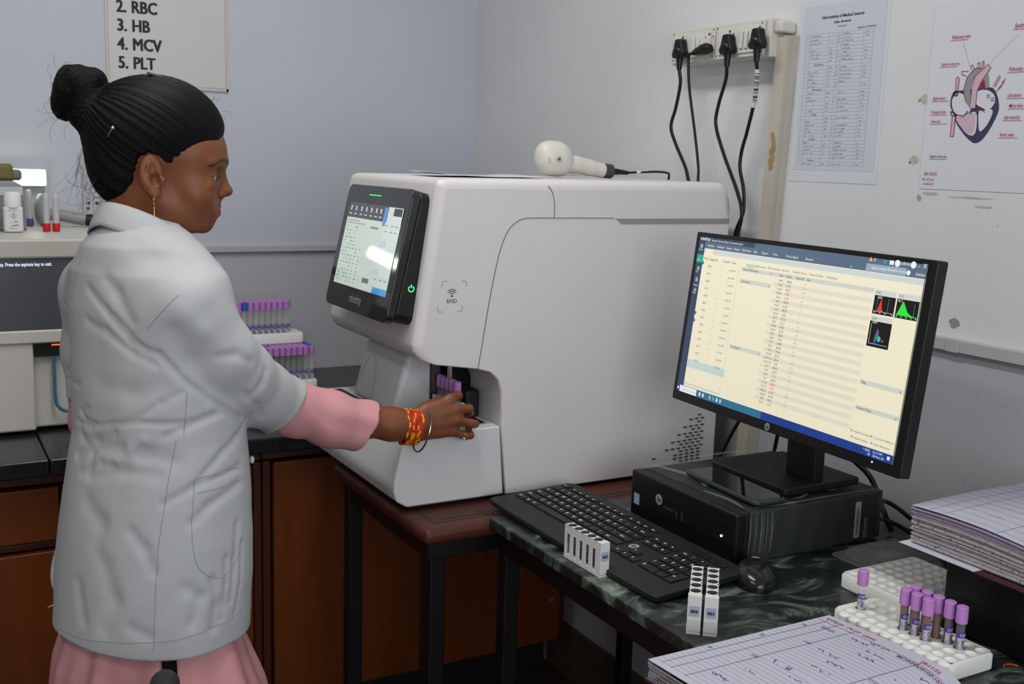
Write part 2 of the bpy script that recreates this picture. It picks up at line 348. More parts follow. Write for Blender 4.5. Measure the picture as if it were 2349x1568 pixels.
mb.use(mat('label_ink','#3a3a3c',.6)); mb.text('!',-.0012,.0385,.01,F,.0006,bold=.04); 
scribble(mb,-.008,.024,.018,.004,F,.0005,.0012,1); scribble(mb,-.006,.016,.018,.004,F,.0005,.0013,2); scribble(mb,-.016,.053,.03,.0028,F,.0005,.0005,3); scribble(mb,-.012,.010,.02,.002,F,.0005,.0005,5)
obj(mb,'label',None,bt,smooth=0)
def bigtube(x,y,z,capm,label,fill=None,down=True,H=.098,group=None):
    t=thing('sample_tube',label,'sample tube',(x,y,z),group=group)
    mb=MB(); pr_=[(.0078,.002),(.0078,H-.008),(.006,H-.002),(.002,H)]; mb.lathe(pr_,I4,18); g=obj(mb,'tube',mat('tube_frosted','#c9cbcf',.25,alpha=.8),t,world=False)
    obj(MB().lathe([(.0088,0),(.0093,.002),(.0093,.0195),(.0085,.021)],I4,18),'cap',capm,t,world=False)
    mb=MB(); 
    vs=[];n=10
    mb.grid(lambda u,v:(.0081*math.cos(-2.4+u*2.2),.0081*math.sin(-2.4+u*2.2),.03+v*(H-.045)),n,1); obj(mb,'label',mat('tube_label2','#b9b6bf',.6),t,world=False)
    if fill: obj(MB().lathe([(.0070,.022),(.0070,.04)],I4,16),'serum',fill,t,world=False)
    return t
GR='capped tubes standing upside down on the pale analyser'
bigtube(.3315,3.02,TZ,cap_red,'left one of two upside-down tubes on red caps beside the white bottle',group=GR)
bigtube(.3545,3.02,TZ,cap_red,'right one of two upside-down tubes on red caps beside the grey scanner handle',group=GR)
bigtube(.312,3.22,TZ,cap_pur,'upside-down tube with yellow serum on a purple cap behind the white bottle',fill=serum,group=GR)
# grey scanner on analyser
gs=thing('barcode_scanner','grey handheld scanner with a black handle end, on the pale analyser behind the red-capped tubes','scanner',(.345,3.22,TZ))
sg_m=mat('scanner_grey','#8c8d8b',.45); 
mb=MB(); mb.ell((.343,3.235,TZ+.044),(.0195,.04,.044),I4,24,16); obj(mb,'head',sg_m,gs)
mb=MB(); mb.tube(spline([(.35,3.23,TZ+.034),(.39,3.22,TZ+.030),(.43,3.21,TZ+.022),(.452,3.206,TZ+.018)],5),.0165,16); obj(mb,'handle',sg_m,gs)
mb=MB(); mb.tube([(.452,3.206,TZ+.018),(.462,3.204,TZ+.0175),(.475,3.2,TZ+.017),(.49,3.197,TZ+.016)],[.0155,.0165,.016,.011],16); obj(mb,'handle_end',black_m,gs)
# ------------------------------------------------------------------ small tubes (local z0 = resting bottom)
def tube_proto(name,label,capm,H=.073,fillh=.02,filled=blood,lab=True,text=None,seed=0,film=False,labrot=-2.2,cat='sample tube',group=None,liq=0):
    t=thing(name,label,cat,(0,0,0),group=group); r=.0062
    obj(MB().lathe([(.001,.0),(.0035,.0006),(.0055,.003),(r,.006),(r,H-.016)],I4,16),'tube',glass,t,world=False)
    obj(MB().lathe([(.0074,H-.0245),(.0082,H-.024),(.0083,H-.018),(.0081,H-.006),(.0081,H-.0008),(.0074,H),(.0052,H),(.005,H-.0015)],I4,22),'cap',capm,t,world=False)
    if fillh:
        mb=MB().use(filled); mb.lathe([(.001,.0008),(.0048,.003),(.0056,.006),(.0056,fillh)],I4,14)
        if film: mb.use(bloodl); mb.lathe([(.00575,fillh+.0002),(.00575,H-.026)],I4,14)
        if liq: mb.use(serum); mb.lathe([(.0056,fillh+.0002),(.0056,fillh+liq)],I4,14)
        obj(mb,'blood',None,t,world=False)
    if lab:
        mb=MB(); R=.0065; a0=labrot; wd=1.9
        cyl_=lambda u,v,R=R: (R*math.cos(a0+u*wd),R*math.sin(a0+u*wd),v)
        mb.use(lbl_w); mb.grid(lambda u,v:cyl_(u,.006+v*.030),8,1)
        mb.use(lbl_v); mb.grid(lambda u,v:cyl_(u,.0362+v*.0085,R),8,1)
        def wrap(M2,k0):
            for i in range(k0,len(mb.v)):
                p=mb.v[i]; a=a0+p.x/R; mb.v[i]=Vector(((R+.0002+p.z)*math.cos(a),(R+.0002+p.z)*math.sin(a),p.y))
        k0=len(mb.v); mb.use(lbl_w); mb.text('OBO',.003,.0382,.0062,I4,.0001,bold=.03); wrap(0,k0)
        k0=len(mb.v); mb.use(ink)
        for q in range(9): mb.rect(.0092,.012+q*.0022,.0108,.013+q*.0022,I4,.0001)
        if text: mb.text(text,.0062,.034,.0058,I4,.0001,rot=-math.pi/2,shear=.2,bold=.012)
        scribble(mb,-.033,.0012,.024,.003,Matrix.Rotation(-math.pi/2,4,'Z'),.0001,.0005,seed)
        wrap(0,k0)
        obj(mb,'label',None,t,world=False,smooth=0)
    return t
# foam rack: hollow holes
foam_in=mat('foam_hole','#f4f4f0',.75); foam_web=mat('foam_web','#cbccc8',.7,bump=.25,bscale=350)
def foam_rack(name,label,xs,ys,z,h,x0,x1,y0,y1,r=.0078,scallop=None,group=None,depth=.018,deep=()):
    t=thing(name,label,'rack',((x0+x1)/2,(y0+y1)/2,z),group=group); mb=MB().use(foam); n=16
    px=(xs[1]-xs[0])/2; py=(ys[1]-ys[0])/2; zt=z+h
    for x in xs:
        for y in ys:
            vs=[];ln=[]
            for k in range(n):
                a=2*math.pi*k/n; c,s_=math.cos(a),math.sin(a); q=max(abs(c),abs(s_)); vs.append((x+px*c/q,y+py*s_/q,zt)); 
            for k in range(n): a=2*math.pi*k/n; vs.append((x+r*math.cos(a),y+r*math.sin(a),zt))
            dp=.020 if any(abs(x-a_)<.004 and abs(y-b_)<.004 for a_,b_ in deep) else depth
            for k in range(n): a=2*math.pi*k/n; vs.append((x+r*math.cos(a),y+r*math.sin(a),zt-dp))
            fs=[];f2=[]
            for k in range(n):
                j=(k+1)%n; fs.append((k,j,n+j,n+k)); f2.append((n+k,n+j,2*n+j,2*n+k))
            f2.append(tuple(range(2*n,3*n))); mb.use(foam_web).add(vs,fs); mb.use(foam_in).add(vs,f2); mb.use(foam)
    X0,X1,Y0,Y1=xs[0]-px,xs[-1]+px,ys[0]-py,ys[-1]+py
    c=.004
    ring=lambda e,zz,i: [(X0-e+i,Y0-e+i,zz),(X1+e-i,Y0-e+i,zz),(X1+e-i,Y1+e-i,zz),(X0-e+i,Y1+e-i,zz)]
    P0=[(X0,Y0,zt),(X1,Y0,zt),(X1,Y1,zt),(X0,Y1,zt)]
    def rr(w0,w1,h0,h1,rad,zz):
        out=[]
        for (cx,cy,a0) in ((w1-rad,h1-rad,0),(w0+rad,h1-rad,90),(w0+rad,h0+rad,180),(w1-rad,h0+rad,270)):
            for k in range(5): a=math.radians(a0+22.5*k); out.append((cx+rad*math.cos(a),cy+rad*math.sin(a),zz))
        return out
    A=rr(x0+.003,x1-.003,y0+.003,y1-.003,.008,zt); B=rr(x0,x1,y0,y1,.01,zt-.004); Cc=rr(x0,x1,y0,y1,.01,z+.003); D=rr(x0+.003,x1-.003,y0+.003,y1-.003,.008,z)
    m_=20; inner=[(X1,Y1,zt),(X0,Y1,zt),(X0,Y0,zt),(X1,Y0,zt)]
    vs=inner+A+B+Cc+D; fs=[]
    for k in range(m_):
        j=(k+1)%m_; q=k//5
        if k%5<4: fs.append((q,4+k,4+j))
        else: fs.append((q,4+k,4+j,(q+1)%4))
        for L_ in range(3): fs.append((4+L_*20+j,4+L_*20+k,4+(L_+1)*20+k,4+(L_+1)*20+j))
    fs.append(tuple(4+60+k for k in range(m_))); mb.add(vs,fs)
    bmm=None
    if scallop:
        for y in scallop: mb.lathe([(.0088,0.001),(.0092,.003),(.0092,h-.004),(.006,h-.0005)],T(x0+.002,y,z),14)
    obj(mb,'block',None,t,smooth=40)
    return t
RNG=lambda a,d,n:[a+d*k for k in range(n)]
# back racks on the worktop (axis along x)
CZ=.877
def backrack(xs,ys,z,h,box,tubes,lab,prefix):
    foam_rack('foam_rack',lab,xs,ys,z,h,*box,r=.0072,depth=min(.015,h-.004))
foam_rack('foam_rack','lower white foam rack of lavender-capped tubes on the black worktop',RNG(.852,.0178,12),RNG(3.045,.0178,7),CZ,.027,.838,1.062,3.031,3.165,r=.0072,depth=.02)
pb=[tube_proto('sample_tube','lavender-capped tube',cap_l,H=.118,fillh=.03,filled=mat('blood2','#3a1d33',.4),text=None,seed=4,group='lavender-capped tubes in the back racks',labrot=-2.4),
    tube_proto('sample_tube','blue-capped tube',cap_blue,H=.118,fillh=.02,filled=serum,lab=False,group='blue-capped tubes in the back racks')]
def settle(root,loc,label,**k): return dup(root,loc,None,label,**k)
rn=random.Random(5)
GL='lavender-capped tubes in the lower back rack'; GB='blue-capped tubes in the lower back rack'
blues={(11,0),(11,1),(11,2),(11,3),(11,4),(10,5),(11,6),(11,5),(10,6),(9,6),(9,5),(8,6),(4,2),(1,3),(2,1)}
for i in range(12):
    for j in range(7):
        bl=(i,j) in blues and (i,j)!=(11,0)
        x=.852+.0178*i; y=3.045+.0178*j
        if j>0 and i<11 and j<6 and not bl and False: continue
        if bl: settle(pb[1],(x,y,CZ+.0075),'blue-capped tube among lavender ones in the lower back rack',group=GB)
        else: settle(pb[0],(x,y,CZ+.0075),'lavender-capped tube in the front row of the lower back rack' if j==0 else 'lavender-capped tube behind the front row of the lower back rack',group=GL if j else 'front row of lavender-capped tubes in the lower back rack')
UZ=CZ+.0075+.1182
foam_rack('foam_rack','upper white foam rack stacked on the tube caps of the lower rack',RNG(.850,.0178,11),RNG(3.115,.0178,4),UZ,.032,.836,1.043,3.100,3.183,r=.0072,scallop=None,depth=.024)
GU='lavender-capped tubes in the upper back rack'
for i in range(11):
    for j in range(4):
        if (i,j) in ((9,0),(10,0),(10,1),(9,1),(10,2),(10,3)): continue
        x=.850+.0178*i; y=3.115+.0178*j; yel=(i,j) in ((4,0),(6,0),(8,1),(3,0))
        if (i,j)==(1,0): settle(pb[1],(x,y,UZ+.0085),'blue-capped tube in the upper back rack beside the white sleeve'); continue
        settle(pb[0],(x,y,UZ+.0085),'lavender-capped tube in the front row of the upper back rack' if j==0 else 'lavender-capped tube behind the front row of the upper back rack',group=GU if j else 'front row of lavender-capped tubes in the upper back rack')
for p in pb:
    for c in list(p.children): bpy.data.objects.remove(c)
    bpy.data.objects.remove(p)
# ------------------------------------------------------------------ small wooden table
tb=thing('wooden_table','small brown wooden-top table on black iron legs under the big analyser','table',(1.25,2.05,0))
wtop=mat('table_wood','#4c2012',.5,var=.35,vscale=4,stretch=(1.2,5,4),bump=.1,bscale=60)
obj(MB().bx((.842,1.792,.828),(1.70,2.305,.8595)),'table_top',wtop,tb,bevel=.012,seg=4)
mb=MB(); 
for a,b_ in (((.878,1.83),(1.69,1.832)),((.878,1.83),(.880,2.29)),((.895,1.846),(1.69,1.8475))): mb.bx((a[0],a[1],.8590),(b_[0],b_[1],.86))
mb.use(mat('scorch','#1c0e0a',.5)); mb.bx((.99,1.838,.8590),(1.015,1.862,.8601))
mb.mats[0]=mb.mats[0]; obj(mb,'groove',None,tb,smooth=0)
mb=MB(); mb.bx((.86,1.82,.79),(1.68,1.84,.8285)); mb.bx((.86,2.26,.79),(1.68,2.28,.8285)); mb.bx((.86,1.84,.79),(.88,2.26,.8285)); mb.bx((1.66,1.84,.79),(1.68,2.26,.8285))
obj(mb,'apron',black_iron,tb,bevel=.002)
for x,y in ((.872,1.832),(.856,2.232),(1.64,1.832),(1.64,2.232)): obj(MB().bx((x,y,.0),(x+.034,y+.034,.828)),'leg',black_iron,tb,bevel=.003)
# ------------------------------------------------------------------ marble table
mt=thing('marble_table','green-black marble-top table on a black iron frame, holding the monitor','table',(1.34,1.2,0))
MM=bpy.data.materials.new('green_marble'); MM.use_nodes=True; nt=MM.node_tree; N=nt.nodes; L=nt.links; b=N['Principled BSDF']; b.inputs['Roughness'].default_value=.28
tc=N.new('ShaderNodeTexCoord'); mp=N.new('ShaderNodeMapping'); mp.inputs['Rotation'].default_value=(0,0,.6); mp.inputs['Scale'].default_value=(1,1.7,1); L.new(tc.outputs['Object'],mp.inputs[0])
n1=N.new('ShaderNodeTexNoise'); n1.inputs['Scale'].default_value=8; n1.inputs['Detail'].default_value=9; n1.inputs['Roughness'].default_value=.65; n1.inputs['Distortion'].default_value=1.1; L.new(mp.outputs[0],n1.inputs[0])
r=N.new('ShaderNodeValToRGB'); L.new(n1.outputs[0],r.inputs[0]); e=r.color_ramp.elements; e[0].position=.40; e[0].color=rgb('#121815'); e[1].position=.73; e[1].color=rgb('#a5ada0')
for p,c in ((.49,'#1b2320'),(.54,'#2f3a35'),(.59,'#56625a'),(.65,'#7a857a')): q=e.new(p); q.color=rgb(c)
L.new(r.outputs[0],b.inputs['Base Color'])
obj(MB().bx((.978,.55,.848),(1.705,1.792,.87)),'marble_top',MM,mt,bevel=.0025)
mb=MB(); mb.bx((.99,.57,.806),(1.02,1.775,.847)); mb.bx((1.665,.57,.806),(1.695,1.775,.847)); mb.bx((1.02,1.745,.806),(1.665,1.775,.847)); mb.bx((1.02,.57,.806),(1.665,.60,.847))
obj(mb,'frame',black_iron,mt,bevel=.002)
for x,y in ((.99,1.742),(.99,1.232),(1.662,1.742),(1.662,.60),(.99,.60)): obj(MB().bx((x,y,0),(x+.033,y+.033,.8055)),'leg',black_iron,mt,bevel=.003)
mb=MB(); mb.tube(spline([(1.712,1.95,.5),(1.705,1.9,.3),(1.70,1.88,.1),(1.69,1.86,.004)],6),.003,6); tag(obj(mb,'floor_cable',mat('pale_cable','#8b877d',.5)),'thin pale cable hanging down the wall beneath the marble table','cable')
# ------------------------------------------------------------------ big analyser
A=thing('hematology_analyzer','large white analyser with a tilted touch display, on the small wooden table','analyser',(1.25,2.16,.86))
FY=lambda y:frame((0,y,0),(1,0,0),(0,0,1),(0,-1,0))  # profile (x,z), extrudes toward -y
prof=[(.914,1.508),(.873,1.225),(.868,1.20),(.871,1.183),(.883,1.168),(.916,1.154),(1.011,1.1395),(1.04,1.131),(1.058,1.115),(1.067,1.09),(1.0695,1.017),(1.082,.866),(1.645,.866),(1.6485,1.49),(1.641,1.514),(1.62,1.526),(.935,1.5225),(.921,1.5185)]
hs=obj(MB().prism(prof,.483,FY(2.40)),'housing',white_p,A,bevel=.020,seg=5,ang=50)
hm_=hs.data; bw=hm_.attributes.new('bevel_weight_edge','FLOAT','EDGE'); hw=wm(hs)
for e_ in hm_.edges:
    p_,q_=[hw@hm_.vertices[i].co for i in e_.vertices]
    if abs(p_.y-q_.y)<1e-4: bw.data[e_.index].value=1.0 if min(p_.z,q_.z)>1.16 else .16
hs.modifiers['bevel'].limit_method='WEIGHT'
low=[(.850,1.011),(.83,.924),(.829,.903),(.8355,.882),(.858,.868),(1.079,.868),(1.0665,1.017),(.856,1.017)]
obj(MB().prism(low,.483,FY(2.40)),'loader_base',white_p2,A,bevel=.006,seg=3,ang=25)
obj(MB().bx((.87,1.935,.8602),(1.63,2.385,.8665)),'base_plate',black_m,A)
blk=[(.897,1.0175),(.934,1.148),(1.066,1.148),(1.066,1.0175)]
obj(MB().prism(blk,.235,FY(2.325)),'loader_cover',white_p2,A,bevel=.012,seg=4)
mb=MB(); vs=[]
def onblk(s,t): # on sloped front of the cover: s along -y, t up
    return (.897+.037*t-.0008,2.325-.235*s,1.0175+.1285*t)
mb.tube([onblk(.27+.20*math.cos(a),(.78*math.sin(a))) for a in [i*math.pi/24 for i in range(0,25)]],.0006,5); obj(mb,'cover_seam',grey_p,A)
obj(MB().bx((1.014,2.052,1.0175),(1.066,2.0895,1.139)).bx((.984,2.082,1.0175),(1.014,2.0895,1.139)),'sampling_frame',black_g,A,bevel=.002)
obj(MB().bx((1.028,2.002,1.0175),(1.062,2.049,1.078)),'tube_gripper',black_m,A,bevel=.006)
obj(MB().bx((.985,2.0795,1.06),(1.005,2.0818,1.139)),'guide_plate',mat('guide_steel','#6e6a66',.3,metal=.7),A)
mb=MB(); mb.cyl((.999,2.02,1.10),(.999,2.02,1.139),.0055); mb.cyl((.999,2.02,1.093),(.999,2.02,1.10),.0028); mb.bx((.992,2.018,1.1385),(1.006,2.05,1.1395)); obj(mb,'probe',chrome,A)
obj(MB().bx((.905,1.932,1.0171),(1.062,1.945,1.0185)),'ledge_rim',white_p2,A)
obj(MB().bx((.93,1.946,1.0171),(1.05,2.045,1.0178)),'conveyor_slot',black_m,A); obj(MB().bx((.862,2.16,1.0171),(.892,2.38,1.018)),'conveyor_slot',black_m,A)
mb=MB(); Y=1.9166
def sidecurve(mb,pts,r=.0007,n=6): mb.tube(spline([(x,Y,z) for x,z in pts],n),r,5)
sidecurve(mb,[(1.0105,1.1395),(1.022,1.21),(1.033,1.28),(1.0435,1.335),(1.053,1.376),(1.062,1.402),(1.074,1.424),(1.09,1.438),(1.108,1.445),(1.13,1.4465),(1.18,1.4465)])
sidecurve(mb,[(1.18,1.4465),(1.25,1.4465),(1.33,1.4465)],n=1)
sidecurve(mb,[(1.18,1.4465),(1.1795,1.47),(1.177,1.488),(1.171,1.502),(1.163,1.512)])
obj(mb,'seam',mat('seam_dark','#4c4a4a',.7),A)
mb=MB(); mb.prism([(1.333,1.4455),(1.350,1.4335),(1.647,1.4335),(1.647,1.4455)],.0012,FY(1.9175)); obj(mb,'side_stripe',grey_p,A,smooth=0)
mb=MB()
for k in range(14):
    z=.994-.0080*k; n=[1,3,1,4,2,5,3,6,4,7,4,5,5,4][k]; x0=1.603 if k%2 else 1.594
    for i in range(n):
        x=x0-.0165*i-(.008 if k in (11,13) else 0); zz=z-.0006*i
        mb.bx((x-.0049,1.9155,zz-.0013),(x+.0049,1.9179,zz+.0013))
mb.bx((1.463,1.9155,.9005),(1.473,1.9179,.9031))
obj(mb,'vent_slots',mat('vent_dark','#3c3a3a',.7),A,smooth=0)
# rfid mark
mb=MB(); F=FY(1.9164)
def bracket(cx,cz,sx,sz): line2(mb,[(cx,cz-sz*.011),(cx,cz-sz*.004),(cx+sx*.0015,cz-sz*.0012),(cx+sx*.004,cz),(cx+sx*.011,cz)],.0007,F)
for cx,cz,sx,sz in ((.926,1.3225,1,1),(.980,1.3215,-1,1),(.9175,1.2615,1,-1),(.972,1.2615,-1,-1)): bracket(cx,cz,sx,sz)
for R_ in (.005,.009,.0125): line2(mb,[(.9485+R_*math.sin(a),1.2935+R_*math.cos(a)) for a in [(-50+10*i)*math.pi/180 for i in range(11)]],.0013,F)
mb.flat([(.9485+.0022*math.cos(a),1.2925+.0022*math.sin(a)) for a in [i*.6 for i in range(10)]],F)
mb.text('RFID',.9485,1.2785,.0115,F,0,align='CENTER')
obj(mb,'rfid_mark',mat('mark_grey','#3a3a3d',.7),A,smooth=0)
mb=MB(); mb.flat([(0,0),(.012,.004),(.006,.02)],frame((.893,2.16,1.165),(0,-1,0),(.1,0,1))); obj(mb,'torn_sticker',mat('sticker_tan','#a58a4e',.6),A,smooth=0)
# display
n_=Vector((-.9755,0,.2197)); U_=Vector((.2197,0,.9755)); R_=Vector((0,-1,0))
O=Vector((.817,2.289,1.239))   # lower far corner of bezel; width .344, height .268
D=frame(O,R_,U_,n_)
def fr(p,t,z0): return MB().prism(p,t,D,z0)
obj(MB().prism(rrect(.330,.262,.02,5,(.180,.136)),.040,D,-.0585),'display_housing',black_p,A,bevel=.003)
obj(MB().prism(rrect(.366,.30,.024,6,(.175,.138)),.016,frame(O-n_*.0755,R_,U_,n_)),'display_surround',white_p2,A,bevel=.003)
bz=obj(MB().prism(rrect(.344,.268,.018,6,(.172,.134)),.018,D,-.0185),'bezel',mat('bezel_gloss','#1b1c1d',.09,coat=.6),A,bevel=.002)
W_,H_=.344,.268
uv=lambda u,v:(u*W_,(1-v)*H_)
E_=lambda n,c,e:mat('screen_'+n,c,.05,emit=e*.8,coat=1)
mb=MB(); q=lambda u0,v0,u1,v1,z=.0004: mb.rect(u0*W_,(1-v1)*H_,u1*W_,(1-v0)*H_,D,z)
u0,u1,v0,v1=.085,.93,.147,.815
mb.use(E_('dk','#3b4145',.30)); q(u0,v0,u1,.27)
mb.use(E_('pale','#c9d6cb',.62)); q(u0,.27,u1,v1)
mb.use(E_('pale2','#ced8d4',.66)); q(.715,.152,u1,.68,.0006)
mb.use(E_('blue','#3f93d8',.6)); q(.66,.16,.705,.30,.0005); q(.72,.765,u1,v1,.0009)
mb.use(E_('dk2','#2b3033',.2)); q(.80,.158,.92,.215,.0009)
mb.use(E_('pale3','#b8cfe0',.6)); q(.70,.41,.78,.46,.0008); q(.68,.62,.77,.67,.0008)
mb.use(E_('grid','#8fa39b',.35))
rq=random.Random(3)
for c in (.12,.17,.22,.27,.33,.40):
    for k in range(16):
        vv=.34+.029*k
        if rq.random()<.75 and not(c>.3 and k<6): q(c,vv,c+rq.uniform(.012,.03),vv+.009,.0007)
for vv in (.29,.31): q(.11,vv,.30+.1*(vv>.3),vv+.006,.0007)
for k in range(8): q(.50,.32+.0*k,.62,.335,.0007)
for c in (.72,.80,.86):
    for vv in (.29,.335,.52,.57,.70): q(c,vv,c+.035,vv+.008,.0009)
mb.use(E_('tx','#dfe6e6',.5))
for c in (.12,.20,.29,.37,.45,.53,.60): q(c,.175,c+.018,.212,.0007); q(c-.01,.235,c+.03,.243,.0007)
mb.use(E_('btn','#7a8078',.3)); q(.54,.72,.64,.755,.0007)
obj(mb,'screen',None,bz,smooth=0)
mb=MB(); mb.rect(.37*W_,.921*H_,.555*W_,.928*H_,D,.0005); obj(mb,'status_light',mat('green_led','#31e85a',.4,emit=1.6),bz,smooth=0)
mb=MB(); mb.text('mindray',.5*W_,.072*H_,.026,D,.0005,align='CENTER',bold=.012,sx=.8); obj(mb,'lettering',mat('logo_grey','#8d9090',.5),bz,smooth=0)
mb=MB(); PW=frame(Vector((.872,1.9435,1.306)),(1,0,0),(0,0,1),(0,-1,0))
mb.tube([PW@Vector((.0058*math.sin(a),.0058*math.cos(a),.0005)) for a in [.6+i*(5.1/16) for i in range(17)]],.0009,6); mb.tube([PW@Vector((0,.002,.0005)),PW@Vector((0,.0085,.0005))],.0009,6)
obj(mb,'power_symbol',mat('green_glow','#3df07a',.4,emit=2.2),A)
# five tubes and their carrier inside the analyser
cr=thing('tube_carrier','white carrier inside the big analyser holding five lavender-capped tubes','tube rack',(1.0,2.025,1.0182))
mb=MB(); mb.bx((.988,1.974,1.0182),(1.012,2.083,1.024)); mb.bx((.988,1.974,1.024),(.9905,2.083,1.058)); mb.bx((1.0095,1.974,1.024),(1.012,2.083,1.058))
for k in range(6): mb.bx((.9906,1.9745+.0205*k,1.024),(1.0094,1.9765+.0205*k,1.058))
obj(mb,'body',mat('rack_white','#dcdcda',.4),cr,bevel=.0008)
pt=tube_proto('sample_tube','',cap_l,H=.0775,fillh=.035,filled=mat('blood3','#5c1516',.3),seed=9,labrot=-3.4)
posn=['nearest the hand of the woman','second from the hand','in the middle','second from the far end','at the far end']
for k in range(5):
    o=dup(pt,(1.0,1.986+.0205*k,1.0245),0,'lavender-capped tube in the carrier inside the analyser, '+posn[k],group='tubes in the carrier inside the analyser')
for c in list(pt.children): bpy.data.objects.remove(c)
bpy.data.objects.remove(pt)
# paper on analyser
mb=MB(); mb.grid(lambda u,v:(.96+.27*u+.02*v,2.03+.19*v,1.5275+.002*math.sin(u*9)*v+.0035*(u<.1)+.0015*math.sin(u*5+2)),16,4)
o=obj(mb,'paper_sheet',paper); md=o.modifiers.new('s','SOLIDIFY'); md.thickness=.0004; tag(o,'blue-white paper sheet lying flat on top of the big analyser','paper')
# white scanner
ws=thing('barcode_scanner','white handheld scanner lying on top of the big analyser','scanner',(1.36,2.15,1.527)); wsm=mat('scanner_white','#cfccc2',.4)
mb=MB(); hx=1.311; 
def head(u,v):
    a=2*math.pi*u; t=v*math.pi; r=math.sin(t)**.8
    x=-math.cos(t)
    return (hx+.012+.040*x if x>0 else hx+.012-.052*abs(x)**.62, 2.15+.034*r*math.cos(a), 1.568+.0405*r*math.sin(a)-(.004*x))
mb.grid(head,28,18); obj(mb,'head',wsm,ws)
mb=MB(); mb.tube(spline([(1.335,2.15,1.558),(1.38,2.15,1.556),(1.42,2.15,1.549),(1.452,2.15,1.544)],5),[.0205]*6+[.019]*5+[.0175]*5,20); obj(mb,'handle',wsm,ws)
mb=MB(); mb.cyl((1.449,2.15,1.5445),(1.478,2.15,1.5425),.0175,20,.0165); obj(mb,'handle_end',mat('grip_dark','#3c3e42',.5),ws,bevel=.003)
mb=MB(); mb.cyl((1.309,2.1135,1.567),(1.309,2.1165,1.567),.0075); obj(mb,'bolt_ring',mat('ring_grey','#bdbbb3',.4),ws); mb=MB(); mb.cyl((1.309,2.1125,1.567),(1.309,2.1155,1.567),.0035); obj(mb,'button',mat('button_dark','#55504a',.5),ws)
mb=MB(); mb.text('scan',0,0,.008,frame((1.283,2.1175,1.570),(.15,-.2,-1),(1,0,.15)),.0002); obj(mb,'lettering',mat('blue_print','#3f86c8',.5),ws,smooth=0)
mb=MB(); mb.tube([(1.478,2.15,1.5425),(1.50,2.15,1.542),(1.525,2.15,1.540)],[.0085,.0065,.0045],10); mb.tube(spline([(1.52,2.15,1.540),(1.55,2.148,1.542),(1.60,2.14,1.5445),(1.635,2.145,1.543),(1.652,2.155,1.536),(1.656,2.17,1.50)],8),.0027,8); 
o=obj(mb,'scanner_cable',cable_m,ws)
obj(MB().tube(spline([(1.548,2.1478,1.5419),(1.565,2.1465,1.543),(1.58,2.144,1.544)],5),.0032,8),'cable_tag',mat('tag_white','#d8d8d6',.6),ws)
# ------------------------------------------------------------------ power outlet box on the right wall
ps=thing('outlet_box','long off-white socket box on the right wall above the big analyser','socket box',(XW,2.0,1.84))
ob=mat('outlet_plastic','#cfcdc4',.42); dk=mat('hole_dark','#4a4640',.7)
obj(MB().bx((1.668,1.845,1.800),(1.7195,2.185,1.882)),'back_box',ob,ps,bevel=.003)
WF=lambda y,z,x: frame((x,y,z),(0,-1,0),(0,0,1),(-1,0,0))
for i in range(2):
    y1=2.181-.163*i; y0=y1-.160
    f_=obj(MB().bx((1.660,y0,1.803),(1.6675,y1,1.879)),'face_plate',ob,ps,bevel=.002)
    mb=MB()
    for yy in (y0+.006,y1-.006):
        for zz in (1.811,1.872): mb.cyl((1.6595,yy,zz),(1.661,yy,zz),.0019,10)
    obj(mb,'screw',dk,f_)
    mb=MB().bx((1.6565,y0+.013,1.812),(1.6595,y1-.013,1.870)); obj(mb,'module',mat('outlet_module','#d6d5cf',.4),f_,bevel=.001)
    mb=MB()
    spots=([(2.135,),(2.037,)],[(1.965,),(1.867,)])[i]
    for (yy,) in spots:
        for a,b_,r in ((0,.024,.003),(-.010,-.012,.0023),(.010,-.012,.0023),(-.013,.018,.0015),(.013,.018,.0015)): mb.cyl((1.6555,yy+a,1.838+b_),(1.657,yy+a,1.838+b_),r,12)
    obj(mb,'socket_holes',dk,f_)
    for yy in ((2.092,2.076),(1.924,1.908))[i]: obj(MB().bx((1.6525,yy-.0055,1.821),(1.6562,yy+.0055,1.859)),'switch',mat('outlet_module','#d6d5cf',.4),f_,bevel=.0015)
obj(MB().bx((1.675,1.82,1.85),(1.7195,1.845,1.876)),'knockout',ob,ps,bevel=.006)
def plug(y,z,path,label,tagged=False,clabel=None,slant=0):
    p=thing('power_plug',label,'plug',(1.655,y,z))
    F=frame((1.6545,y,z),(0,-1,0),(0,0,1),(-1,0,0))
    out=[(-.0115,.021),(.0115,.021),(.0165,.0),(.0225,-.012),(.019,-.023),(-.019,-.023),(-.0225,-.012),(-.0165,.0)]
    obj(MB().prism(out,.020,F),'body',black_p,p,bevel=.0045,seg=3)
    mb=MB(); mb.ell((0,-.008,.018),(.0155,.013,.009),F); obj(mb,'grip',black_p,p)
    mb=MB(); 
    for k in range(6): c=F@Vector((0,-.023-.0042*k,.010)); c2=F@Vector((0,-.0262-.0042*k,.010)); mb.cyl(c,c2,.0085-.0004*k,12)
    mb.cyl(F@Vector((0,-.02,.010)),F@Vector((0,-.05,.010)),.0056,12); obj(mb,'strain_relief',black_p,p)
    mb=MB(); P=[F@Vector((0,-.049,.010))]+[Vector(q) for q in path]; mb.tube(spline(P,8),.0042,10); cb=obj(mb,'cable',cable_m,p)
    if tagged:
        mb=MB().use(mat('tag_white','#d8d8d6',.6)); S=[Vector((1.6455,1.8675,1.775)),Vector((1.6515,1.871,1.76)),Vector((1.660,1.879,1.74)),Vector((1.669,1.89,1.72))]
    return p
